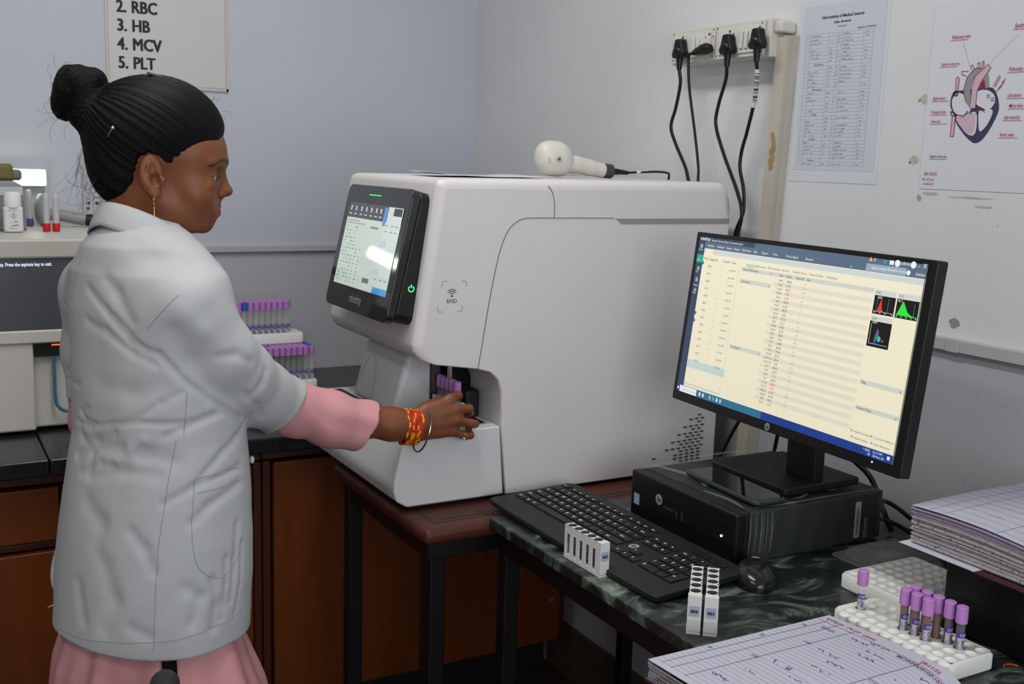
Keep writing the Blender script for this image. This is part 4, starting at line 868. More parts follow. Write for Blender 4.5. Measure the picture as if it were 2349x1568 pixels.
sxk=(KW-.03-X0)/ (XC+4*uu-X0)
cnt=0; rest=MB(); 
for (x,y,w_,t) in KEYS:
    x=X0+(x-X0)*sxk; w_*=sxk; h=.0198
    tall=t.endswith('|'); t=t.rstrip('|'); hh=h*2.05 if tall else h
    if y>ry(5): hh=.015
    mb=MB().use(keym); g=.0011; z0,z1=.006,.0088; tp=.0016
    a,b_,c_,d_=x+g,y+g,x+w_-g,y+hh-g
    mb.add([(a,b_,z0),(c_,b_,z0),(c_,d_,z0),(a,d_,z0),(a+tp*.4,b_+tp*.4,z1-.0004),(c_-tp*.4,b_+tp*.4,z1-.0004),(c_-tp*.4,d_-tp*.4,z1-.0004),(a+tp*.4,d_-tp*.4,z1-.0004),(a+tp,b_+tp,z1),(c_-tp,b_+tp,z1),(c_-tp,d_-tp,z1),(a+tp,d_-tp,z1)],
      [(0,1,5,4),(1,2,6,5),(2,3,7,6),(3,0,4,7),(4,5,9,8),(5,6,10,9),(6,7,11,10),(7,4,8,11),(8,9,10,11),(3,2,1,0)],KF)
    if t:
        mb.use(legm); s_=.0095 if len(t)==1 else .0062; mb.text(t,a+.003,d_-.0105 if not tall else d_-.02,s_,KF,z1+.00008,bold=.008)
    elif w_<.03 and y<ry(1): mb.use(legm); mb.rect(x+.006,y+.007,x+.0105,y+.0115,KF,z1+.00008)
    obj(mb,'key',None,kb,smooth=20)
    cnt+=1
mb=hplogo(KF@T((XB-.6*uu-X0)*sxk+X0+.022,ry(1)+.034-.01,.0062),.0098,.0002); obj(mb,'logo',None,kb,smooth=0)
# ------------------------------------------------------------------ mouse
ms=thing('computer_mouse','black computer mouse on the marble table between the small tube racks and the foam racks','mouse',(1.235,1.315,.8705),math.radians(52))
mb=MB()
def mouse(u,v):
    a=2*math.pi*u; p=v*math.pi/2; r=math.cos(p)**.8; z=math.sin(p)**.9
    x=.060*r*math.cos(a); y=.036*r*math.sin(a)*(1-.10*math.cos(a)); return (x-.004*z,y,.0005+.034*z*(1+.10*math.cos(a)*r))
mb.grid(mouse,40,16); obj(mb,'shell',mat('mouse_black','#17181b',.22,coat=.1),ms,world=False,smooth=70)
mb=MB(); mb.tube([(-.056+.0*k,0,.02) for k in (0,1)],.001); 
mb=MB(); pts=[mouse(.5,v) for v in [i/14 for i in range(2,9)]]; mb.tube([(x-.0003,y,z+.0003) for x,y,z in pts],.0006,5); obj(mb,'button_seam',black_m,ms,world=False)
obj(MB().lathe([(.0585,0),(.0585,.0015)],Matrix.Diagonal((1,.58,1,1)),30),'base',black_m,ms,world=False)
obj(hplogo(T(.012,.0,.0352)@RY(.10)@RZ(math.radians(90)),.0068,.0010),'logo',None,ms,world=False,smooth=0)
# ------------------------------------------------------------------ numbered tube racks
rw=mat('rack_white','#dcdcda',.4); rt_in=mat('rack_inner','#55585b',.45); rl=mat('rack_label','#aab2c6',.5)
def tube_rack(num,label,x,y,ang,L=.116,Wd=.0205,Hh=.0605):
    t=thing('tube_rack',label,'tube rack',(x,y,.8702),ang,group='small white numbered five-tube racks'); mb=MB().use(rw); n=16
    # local: x along length 0..L (front end at 0), y width centred
    px=(L-.012)/5; r=.0083; z1=Hh
    for k in range(5):
        cx=.010+px*(k+.5); vs=[]; 
        hw=Wd/2
        for i in range(n):
            a=2*math.pi*i/n; c_,s_=math.cos(a),math.sin(a); q_=max(abs(c_)/(px/2),abs(s_)/hw); vs.append((cx+c_/q_,s_/q_,z1-.005*(abs(s_/q_)<hw*.98 and abs(c_/q_)>=px/2*.9)*0))
        vs+=[(cx+r*math.cos(2*math.pi*i/n),r*math.sin(2*math.pi*i/n),z1) for i in range(n)]
        mb.use(rw); mb.add(vs,[(i,(i+1)%n,n+(i+1)%n,n+i) for i in range(n)])
        mb.use(rt_in); v2=[(cx+r*math.cos(2*math.pi*i/n),r*math.sin(2*math.pi*i/n),z) for z in (z1,z1-.028) for i in range(n)]
        mb.add(v2,[(i,(i+1)%n,n+(i+1)%n,n+i) for i in range(n)]+[tuple(range(n,2*n))])
    mb.use(rw)
    mb.bx((0,-Wd/2,.0),(.010,Wd/2,.003)); mb.bx((0,-Wd/2,.0055),(.010,Wd/2,z1)); mb.bx((L-.002,-Wd/2,0),(L,Wd/2,z1)); mb.bx((.003,-Wd/2+.002,.003),(.012,Wd/2-.002,.0056))
    mb.bx((.010,-Wd/2,0),(L-.002,Wd/2,.008)); mb.bx((.010,-Wd/2,.046),(L-.002,-Wd/2+.0012,z1)); mb.bx((.010,Wd/2-.0012,.046),(L-.002,Wd/2,z1))
    for s_ in (-1,1):
        y0,y1=sorted((s_*Wd/2,s_*(Wd/2-.0012)))
        for k in range(6):
            cx=.010+px*k; mb.bx((max(.0101,cx-.0055),y0,.008),(min(L-.0021,cx+.0055),y1,.046))
        for k in range(5): 
            cx=.010+px*(k+.5); mb.use(mat('rack_shade','#b5b5b3',.5)); mb.bx((cx-.0045,s_*(Wd/2-.006)-.0005,.010),(cx+.0045,s_*(Wd/2-.006)+.0005,.045)); mb.use(rw)
            mb.bx((cx+.007,s_*Wd/2-.0006,.008),(cx+.010,s_*Wd/2+.0006,.024))
        for k in range(20): mb.bx((.011+k*.0052,s_*Wd/2-.0005,.001),(.0132+k*.0052,s_*Wd/2+.0006,.0065))
    for k in range(6): mb.bx((-.0006,-.008+.003*k,.0085),(.0004,-.0068+.003*k,.022))
    mb.bx((-.0005,-Wd/2+.001,.0225),(.0004,Wd/2-.001,.0232))
    b_=obj(mb,'body',None,t,world=False,smooth=30)
    F=frame((-.0008,0,0),(0,-1,0),(0,0,1),(-1,0,0)); mb=MB().use(rl); mb.rect(-.0075,.0285,.0075,.0445,F); mb.use(mat('rack_ink','#15161a',.6)); [mb.text(num,.0002*j-.0003,.0335,.0080,F,.0003+.00002*j,align='CENTER',sx=.92) for j in range(4)]
    obj(mb,'number_label',None,t,world=False,smooth=0)
    mb=MB(); mb.cyl((.010+px*2.0,-Wd/2+.002,z1-.0002),(.010+px*2.0,-Wd/2+.002,z1+.0007),.002,10); obj(mb,'orange_dot',mat('orange_mark','#d8622a',.5),t,world=False)
    return t
tube_rack('002','white rack labelled 002, standing alone beside the keyboard palm rest',1.0085,1.436,math.radians(90.5),L=.112,Wd=.0185)
AN=math.atan2(1.282-1.190,1.080-1.001)
tube_rack('004','white rack labelled 004, left one of the touching pair in front of the keyboard',1.0025,1.1905,AN,L=.125)
tube_rack('003','white rack labelled 003, right one of the touching pair in front of the keyboard',1.0205,1.1735,AN,L=.125)
# ------------------------------------------------------------------ foam racks on the marble table
xs=RNG(1.2385,.0215,4); ys=RNG(.9232,.0203,10)
foam_rack('foam_rack','white foam rack holding nine lavender-capped tubes, beside the open register',xs,ys,.8702,.0268,1.2245,1.3185,.910,1.130,r=.0083,scallop=ys,depth=.006,deep=[(1.26,1.106),(1.26,1.0247),(1.26,1.0044),(1.26,.9841),(1.2815,1.0247),(1.2815,1.0044),(1.2815,.9841),(1.2815,.9638),(1.2815,.9435)])
foam_rack('foam_rack','empty white foam rack behind the nine tubes, next to the black box',RNG(1.36,.0215,8),RNG(1.075,.0203,8),.8702,.0268,1.3455,1.525,1.0605,1.232,r=.0083,depth=.006)
spec=[(1.26,1.106,.020,'single lavender-capped tube standing apart at the far end of the foam rack','Jyoti',blood,False,.0),
 (1.26,1.0247,.034,'lavender-capped tube at the left end of the front row of three','Aryan Da',blood,True,.0),(1.26,1.0044,.046,'lavender-capped tube in the middle of the front row of three','Anamika G',blood,True,0),(1.26,.9841,.040,'lavender-capped tube at the right end of the front row of three','SUNEETA',blood,True,0),
 (1.2815,1.0247,.03,'rearmost lavender-capped tube, its cap farthest back in the cluster','',blood,True,0),(1.2815,1.0044,.03,'lavender-capped tube second from the back of the rear row','',blood,True,0),(1.2815,.9841,.012,'lavender-capped tube with a bare orange-stained wall and no label showing','',blood,True,0),
 (1.2815,.9638,.055,'lavender-capped tube second from the right end of the rear row','NEELAM',blood,False,0),(1.2815,.9435,.056,'lavender-capped tube at the right end of the rear row, beside the black box','IMRATI',blood,False,0)]
for i,(x,y,fh,lb,tt,bm_,flm,_) in enumerate(spec):
    cl='#b87ac4'
    t=tube_proto('sample_tube',lb,cap_l,H=.0815,fillh=fh,filled=blood,text=tt,seed=40+i,film=flm,lab=(i!=6),labrot=(-3.05 if i!=0 else -3.5),group='lavender-capped tubes in the foam rack on the marble table'); t.location=(x,y,.8775)
# ------------------------------------------------------------------ clear tray lid
mb=MB(); 
tl=thing('tray_lid','clear plastic tray lid lying on the marble table behind the empty foam rack','plastic lid',(1.53,1.30,.8702))
o_=rrect(.165,.105,.012,4,(1.53,1.30)); mb.prism(o_,.0012,T(0,0,.8702)); 
i_=rrect(.135,.078,.012,4,(1.53,1.30)); n=len(o_); 
i2=rrect(.125,.07,.01,4,(1.53,1.30)); k=len(i_)
mb.add([(p[0],p[1],.8716) for p in i_]+[(p[0],p[1],.886) for p in i2],[(a,(a+1)%k,k+(a+1)%k,k+a) for a in range(k)]+[tuple(range(k,2*k))])
obj(mb,'lid',mat('clear_lid','#c7cdca',.12,alpha=.17,spec=.9),tl)
mb=MB(); mb.tube([(p[0],p[1],.8716) for p in o_],.0006,5,closed=True); obj(mb,'rim',mat('lid_rim','#aab0ae',.2,alpha=.5),tl)
# ------------------------------------------------------------------ black box and register books
bb=thing('black_box','black boxy device under the thick register at the right edge','black box',(1.53,.86,.8702))
obj(MB().bx((1.372,.60,.8704),(1.70,1.048,.998)),'body',mat('box_black','#0d0d0e',.4),bb,bevel=.006)
obj(MB().bx((1.366,.62,.93),(1.3725,1.02,.985)),'front_flap',black_p,bb,bevel=.002)
mb=MB(); mb.tube([(1.345+.012*math.cos(a),.90+.012*math.sin(a),.8716) for a in [.3*i for i in range(9)]],.0012,6); tag(obj(mb,'rubber_band',mat('band_orange','#b4401c',.5)),'small orange rubber band on the marble in front of the black box','rubber band')
edge_m=mat('page_edges','#b3aeb0',.8,var=.25,vscale=120,stretch=(1,1,6)); 
# thick register (right)
rg=thing('register_book','thick open register with worn ink-stained page edges, lying on the black box','book',(1.46,.93,.999))
def topz(x,y): return 1.062+.0035*math.sin((1.08-y)*16)-.012*max(0,(1.06-y)-.12)*4*.6+.004*math.sin((x-1.3)*9)
mb=MB().use(edge_m)
NX,NY=14,16; x0,x1,y0,y1=1.319,1.66,.66,1.075
rq=random.Random(6)
lay=30
for L_ in range(lay):
    z=1.0045+(.055)*L_/lay; jx=rq.uniform(-.0035,.003)+.012*(1-L_/lay)*.3; jy=rq.uniform(-.003,.002)
    h_=.055/lay*.93; f=lambda X,Y,zz:zz+(topz(X,Y)-1.062)*(L_/lay)
    xa,ya_=x0+jx,y1+jy; n=10
    vs=[];
    for i in range(n+1): Y_=y0+(ya_-y0)*i/n; vs+=[(xa,Y_,f(xa,Y_,z)),(xa,Y_,f(xa,Y_,z+h_)),(x1,Y_,f(x1,Y_,z)),(x1,Y_,f(x1,Y_,z+h_))]
    fs=[]
    for i in range(n): a=4*i; b_=a+4; fs+=[(a,b_,b_+1,a+1),(a+1,b_+1,b_+3,a+3),(a,a+2,b_+2,b_)]
    fs.append((4*n,4*n+2,4*n+3,4*n+1)); fs.append((0,1,3,2)); mb.add(vs,fs)
mb.use(mat('ink_specks','#3a3a55',.8))
for k in range(170):
    y_=rq.uniform(.70,1.06); z_=rq.uniform(1.008,1.052); blob(mb,frame((x0-.0062,y_,z_),(0,-1,0),(0,0,1)),rq.uniform(.0006,.0028),rq.uniform(.0004,.0014),7,k)
obj(mb,'page_block',None,rg,smooth=0)
mb=MB().use(mat('register_page','#b7b8c6',.8)); mb.grid(lambda u,v:(x0-.002+(x1-x0)*u,y0+(y1+.001-y0)*v,topz(x0+(x1-x0)*u,y0+(y1-y0)*v)+.0008),16,16)
mb.use(mat('rule_line','#8f93ab',.8))
for k in range(15): X_=x0+.012+.022*k; mb.grid(lambda u,v:(X_+.0009*u,y0+(y1-y0)*v,topz(X_,y0+(y1-y0)*v)+.0011),1,14)
for k,yy in enumerate((1.045,1.02,.93,.80)): mb.grid(lambda u,v:(x0+(x1-x0)*v,yy+.0009*u,topz(x0+(x1-x0)*v,yy)+.0012),1,14)
for k in range(5): scribble(mb,.0,.0,.03,.006,frame((x0+.05+.05*k,.99,topz(x0+.05,.99)+.0022),(.2,-1,0),(1,0,0)),0,.0008,60+k)
mb.use(mat('violet_edge','#6a4a86',.8)); mb.grid(lambda u,v:(x0-.004,y0+(y1-y0)*v,topz(x0,y0+(y1-y0)*v)-.004-.003*u),1,14)
obj(mb,'page',None,rg,smooth=80)
mb=MB().use(mat('cover_maroon','#4a2536',.6)); mb.bx((1.312,.65,.9995),(1.67,1.085,1.0035)); mb.use(paper); mb.bx((1.306,.95,1.0036),(1.40,1.084,1.0048)); obj(mb,'cover',None,rg)
# open register (front)
og=thing('register_book','open ruled register with handwritten entries overhanging the near corner of the marble table','book',(1.02,.87,.8702))
SP=.862
def prof_z(y):
    t=(y-SP)/(1.10-SP) if y>SP else (SP-y)/(SP-.63)
    t=max(0,min(1,t)); return .8745+.030*math.sin(math.pi*min(1,t*1.02)**.42)**.9+.012*t if t>0 else .874
def pz(y):
    t=abs(y-SP)/.238; t=min(t,1); return .8735+.0335*(1-math.exp(-t*9))-.006*t
x0,x1=.853,1.188
mb=MB(); 
def skew(x,y): return x+.018*(1.1-y)/.24*(1 if x>1 else .45)
for sgn,ye in ((1,1.101),(-1,.625)):
    for L_ in range(16):
        f=L_/16; dz=lambda y:.8738+(pz(y)-.8738)*f; jx=rq.uniform(-.002,.002); n=14; sh=(1-f)*.010
        vs=[];fs=[]
        for i in range(n+1):
            Y_=SP+(ye-SP-sgn*sh*.5)*i/n; z=.8738+(pz(Y_)-.0012-.8738)*f; z2=.8738+(pz(Y_)-.0012-.8738)*(f+1/16*.92)
            vs+=[(skew(x0+jx-sh*.2,Y_),Y_,z),(skew(x0+jx-sh*.2,Y_),Y_,z2),(skew(x1+jx,Y_),Y_,z),(skew(x1+jx,Y_),Y_,z2)]
        for i in range(n): a=4*i; b_=a+4; fs+=[(a,b_,b_+1,a+1),(a+2,a+3,b_+3,b_+2)]
        fs.append((4*n,4*n+2,4*n+3,4*n+1)); mb.add(vs,fs)
obj(mb,'page_block',mat('page_edges_light','#b4b1b4',.8,var=.35,vscale=90,stretch=(1,1,6)),og,smooth=0)
def pg(x,y,dz=0): return (skew(x,y),y,pz(y)+dz)
for sgn,ye in ((1,1.1015),(-1,.624)):
    mb=MB().use(mat('register_page2','#bcbccb',.8)); mb.grid(lambda u,v:pg(x0-.001+(x1-x0+.002)*u,SP+(ye-SP)*v),10,30)
    mb.use(mat('rule_line2','#a3a6bb',.8))
    nl=30
    for k in range(nl): X_=x0+.012+.0098*k; mb.grid(lambda u,v:pg(X_+.0007*u,SP+sgn*.004+(ye-SP-sgn*.006)*v,.0003),1,26)
    mb.use(mat('pencil_line','#5c6077',.8))
    for yy in ((1.085,1.066,1.038,.925) if sgn>0 else (.80,.72)): mb.grid(lambda u,v:pg(x0+.01+(x1-x0-.028)*v,yy+.0008*u,.0005),1,24)
    mb.use(mat('margin_red','#b9506a',.8)); mb.grid(lambda u,v:pg(x1-.026+.001*u,SP+sgn*.004+(ye-SP-sgn*.008)*v,.0005),1,26)
    def wr(t,x,y,s,m_,seed=None,lx=.03):
        k0=len(mb.v); mb.use(m_)
        if t: mb.text(t,0,0,s,I4,0,shear=.25,bold=.004,sx=.8)
        else: scribble(mb,0,0,lx,s,I4,0,.00095,seed)
        for i in range(k0,len(mb.v)):
            p=mb.v[i]; X_=x-p.y; Y_=y-p.x; mb.v[i]=Vector(pg(X_,Y_,.0007))
    if sgn>0:
        wr('R.No',1.178,1.093,.010,inkb); wr('Date',1.176,1.077,.010,inkr); wr('Lab No',1.176,1.055,.010,inkr); wr('Name',1.174,1.025,.011,inkr); wr('18/11/25',1.176,.93,.011,inkr)
        wr('14',1.13,1.096,.010,inkb); wr('15',1.05,1.097,.010,inkb); wr('16',.955,1.098,.010,inkb); wr('28/10/25',1.146,1.075,.0085,inkb); wr('1107',1.085,1.05,.0085,inkb); wr('1103',.99,1.05,.0085,inkb); wr('MCH/SAP/0105/107',1.160,.955,.011,inkb); wr('111/25/17',1.07,.925,.010,inkb)
        for k,(x,y,l) in enumerate(((1.15,1.025,.03),(1.135,.985,.03),(1.08,1.02,.035),(1.06,.985,.025),(1.0,1.02,.035),(.985,.975,.03),(.95,1.03,.03),(1.10,.91,.03),(.93,.98,.03),(1.03,.92,.035),(1.14,.90,.03),(1.115,.985,.03),(1.03,.985,.03),(.905,1.03,.03),(.905,.985,.035),(.96,.92,.03),(1.16,1.0,.03),(1.00,.905,.03))): wr(None,x,y,.007,inkb,90+k,l)
    else:
        for k in range(12): wr(None,1.15-.03*(k//2),SP-.05-.06*(k%2),.007,inkb,120+k,.04)
    obj(mb,'page',None,og,smooth=80)
mb=MB().use(mat('cover_purple','#54204a',.6,var=.5,vscale=200)); mb.bx((.850,.62,.8704),(1.20,1.104,.8734)); obj(mb,'cover',None,og)
# ------------------------------------------------------------------ chair
ch=thing('office_chair','black chair whose rounded backrest top shows at the bottom edge below the coat hem','chair',(.137,1.475,-.0),math.radians(-12))
obj(MB().prism(rrect(.36,.38,.09,6),.07,T(-.04,0,.40)),'seat',black_m,ch,world=False,bevel=.02)
cg=mat('chair_grey','#1c1d1e',.6)
o=obj(MB().prism(rrect(.30,.34,.13,8,(0,.663)),.042,frame((.172,0,0),(0,1,0),(0,0,1),(-1,0,0))),'backrest',cg,ch,world=False,bevel=.0215,seg=5)
mb=MB(); mb.tube(spline([(.02,0,.40),(.12,0,.40),(.158,0,.46),(.155,0,.56)],6),[.016]*19,10); obj(mb,'back_support',black_m,ch,world=False)
mb=MB(); mb.cyl((-.04,0,.08),(-.04,0,.40),.024,16); obj(mb,'column',black_m,ch,world=False)
for k in range(5):
    a=2*math.pi*k/5+.3; e=Vector((-.04+.27*math.cos(a),.27*math.sin(a),.065)); mb=MB(); mb.tube([(-.04,0,.10),e],[.022,.013],10); g=obj(mb,'leg',black_m,ch,world=False)
    mb=MB(); mb.cyl(e+Vector((-.012*math.sin(a),.012*math.cos(a),-.0375)),e+Vector((.012*math.sin(a),-.012*math.cos(a),-.0375)),.0265,16); mb.cyl(e,e-Vector((0,0,.03)),.006,8); obj(mb,'caster',black_m,g,world=False)
# ------------------------------------------------------------------ smooth solid modelling for the woman
class Solid:
    def __init__(s): s.p=[]; s.mods=[]
    def put(s,fn,lo,hi,k,op): s.p.append((fn,np.array(lo,float),np.array(hi,float),k,op)); return s
    def ell(s,c,r,k=.01,op='+',R=None):
        c=np.array(c,float); r=np.array(r,float); m=max(r); Rm=None if R is None else np.array(R,float)
        def fn(P):
            q=P-c
            if Rm is not None: q=q@Rm   # columns of R are local axes
            k0=np.sqrt(((q/r)**2).sum(1)); k1=np.sqrt(((q/(r*r))**2).sum(1)); return np.where(k1>1e-9,k0*(k0-1)/np.maximum(k1,1e-9),-min(r))
        e=r if R is None else np.abs(Rm)@r
        return s.put(fn,c-e,c+e,k,op)
    def cap(s,a,b,ra,rb=None,k=.01,op='+'):
        a=np.array(a,float); b=np.array(b,float); rb=ra if rb is None else rb; ab=b-a; L=ab@ab; m=max(ra,rb)
        def fn(P):
            t=np.clip(((P-a)@ab)/L,0,1); return np.sqrt(((P-a-t[:,None]*ab)**2).sum(1))-(ra+(rb-ra)*t)
        return s.put(fn,np.minimum(a,b)-m,np.maximum(a,b)+m,k,op)
    def chain(s,P,R,k=.01,op='+'):
        for i in range(len(P)-1): s.cap(P[i],P[i+1],R[i],R[i+1],k,op)
        return s
    def loft(s,rows,phi,k=.03,p=2.0,op='+'):
        rows=sorted(rows); Z=np.array([r[0] for r in rows]); A=np.array(rows); cf,sf=math.cos(phi),math.sin(phi)
        def fn(P):
            z=P[:,2]; ip=lambda j:np.interp(z,Z,A[:,j]); x=P[:,0]-ip(1); y=P[:,1]-ip(2); a=ip(3); b=ip(4)
            f=x*cf+y*sf; l=-x*sf+y*cf; q=(np.abs(f/a)**p+np.abs(l/b)**p)**(1/p); d=(q-1)*np.minimum(a,b)
            return np.maximum(d,np.maximum(z-Z[-1],Z[0]-z))
        m=A[:,3:5].max(); return s.put(fn,(A[:,1].min()-m,A[:,2].min()-m,Z[0]),(A[:,1].max()+m,A[:,2].max()+m,Z[-1]),k,op)
    def dent(s,P,wd,amp):
        P=np.array(P,float)
        for a,b in zip(P[:-1],P[1:]):
            def fn(Q,a=a,b=b):
                ab=b-a; t=np.clip(((Q-a)@ab)/(ab@ab),0,1); return ((Q-a-t[:,None]*ab)**2).sum(1)
            s.mods.append((fn,np.minimum(a,b)-2.6*wd,np.maximum(a,b)+2.6*wd,wd,amp,len(s.mods)))
        return s
    def eval(s,P,lo=None,hi=None,pad=.0):
        d=np.full(len(P),9.0)
        for fn,l,h,k,op in s.p:
            q=k+pad
            if lo is not None and (np.any(l-q>hi) or np.any(h+q<lo)): continue
            e=fn(P)
            if op=='+':
                if k>0: t=np.maximum(k-np.abs(d-e),0)/k; d=np.minimum(d,e)-t*t*k*.25
                else: d=np.minimum(d,e)
            else:
                e=-e if op=='-' else e
                if k>0: t=np.maximum(k-np.abs(d-e),0)/k; d=np.maximum(d,e)+t*t*k*.25
                else: d=np.maximum(d,e)
        return d
    def disp(s,P,lo,hi):
        D=np.zeros(len(P)); best={}
        for fn,l,h,wd,amp,i in s.mods:
            if np.any(l>hi) or np.any(h<lo): continue
            D=np.where(amp>0,np.maximum(D,0),D) if False else D
            v=amp*np.exp(-fn(P)/(wd*wd)); D=np.where(np.abs(v)>np.abs(D),v,D) if False else D+v*.75
        return D
    def mesh(s,h,extra=None,B=12):
        lo=np.min([p[1] for p in s.p if p[4]=='+'],0)-.02; hi=np.max([p[2] for p in s.p if p[4]=='+'],0)+.02
        nb=np.ceil((hi-lo)/(B*h)).astype(int); ijk=np.stack(np.meshgrid(*[np.arange(n) for n in nb],indexing='ij'),-1).reshape(-1,3)
        cen=lo+(ijk+.5)*B*h; dc=s.eval(cen); act=ijk[np.abs(dc)<.9*B*h+.012]
        g=np.stack(np.meshgrid(*[np.arange(B+1)]*3,indexing='ij'),-1).reshape(-1,3)
        keys=[];verts=[];edges=[]
        S=nb.astype(np.int64)*B+2
        key=lambda c:(c[:,0]*S[1]+c[:,1])*S[2]+c[:,2]
        cn=np.array([(a,b,c) for a in(0,1) for b in(0,1) for c in(0,1)])
        ed=[(a,b) for a in range(8) for b in range(a+1,8) if np.abs(cn[a]-cn[b]).sum()==1]
        for bb in act:
            o=bb*B; P=lo+(g+o)*h; l_,h_=P[0],P[-1]
            d=s.eval(P,l_,h_,.004+2*h)
            if s.mods: d=d+s.disp(P,l_,h_)
            if extra is not None: d=d+extra(P)
            V=d.reshape(B+1,B+1,B+1); ins=V<0
            if ins.all() or not ins.any(): continue
            cv=np.stack([V[a:a+B,b:b+B,c:c+B] for a,b,c in cn],-1); ci=cv<0; mk=ci.any(-1)&~ci.all(-1)
            idx=np.argwhere(mk); v8=cv[mk]; acc=np.zeros((len(idx),3)); ct=np.zeros(len(idx))
            for a,b in ed:
                m=(v8[:,a]<0)!=(v8[:,b]<0); t=np.where(m,v8[:,a]/np.where(m,v8[:,a]-v8[:,b],1),0)[:,None]
                acc+=np.where(m[:,None],cn[a]+t*(cn[b]-cn[a]),0); ct+=m
            verts.append(lo+(idx+o+acc/ct[:,None])*h); keys.append(key(idx+o))
            for ax in range(3):
                sl=[slice(0,B)]*3; s2=list(sl); s2[ax]=slice(1,B+1); A=ins[tuple(sl)]; Bq=ins[tuple(s2)]
                e=np.argwhere(A!=Bq); 
                if len(e): edges.append(np.column_stack([e+o,np.full(len(e),ax),A[tuple(e.T)]]))
        K=np.concatenate(keys); Vt=np.concatenate(verts); od=np.argsort(K); K=K[od]; Vt=Vt[od]; E=np.concatenate(edges)
        quads=[]
        for ax in range(3):
            e=E[E[:,3]==ax]; c=e[:,:3]; u,v=[(1,2),(2,0),(0,1)][ax]; du=np.zeros(3,int); dv=np.zeros(3,int); du[u]=1; dv[v]=1
            ks=[key(c-a) for a in (0*du,du,du+dv,dv)]; ix=[np.clip(np.searchsorted(K,k),0,len(K)-1) for k in ks]; ok=np.ones(len(e),bool)
            for k,i in zip(ks,ix): ok&=(K[i]==k)
            q=np.column_stack(ix)[ok]; fl=e[ok,4]==0; q[fl]=q[fl][:,::-1]; quads.append(q)
        Q=np.concatenate(quads); return Vt,Q
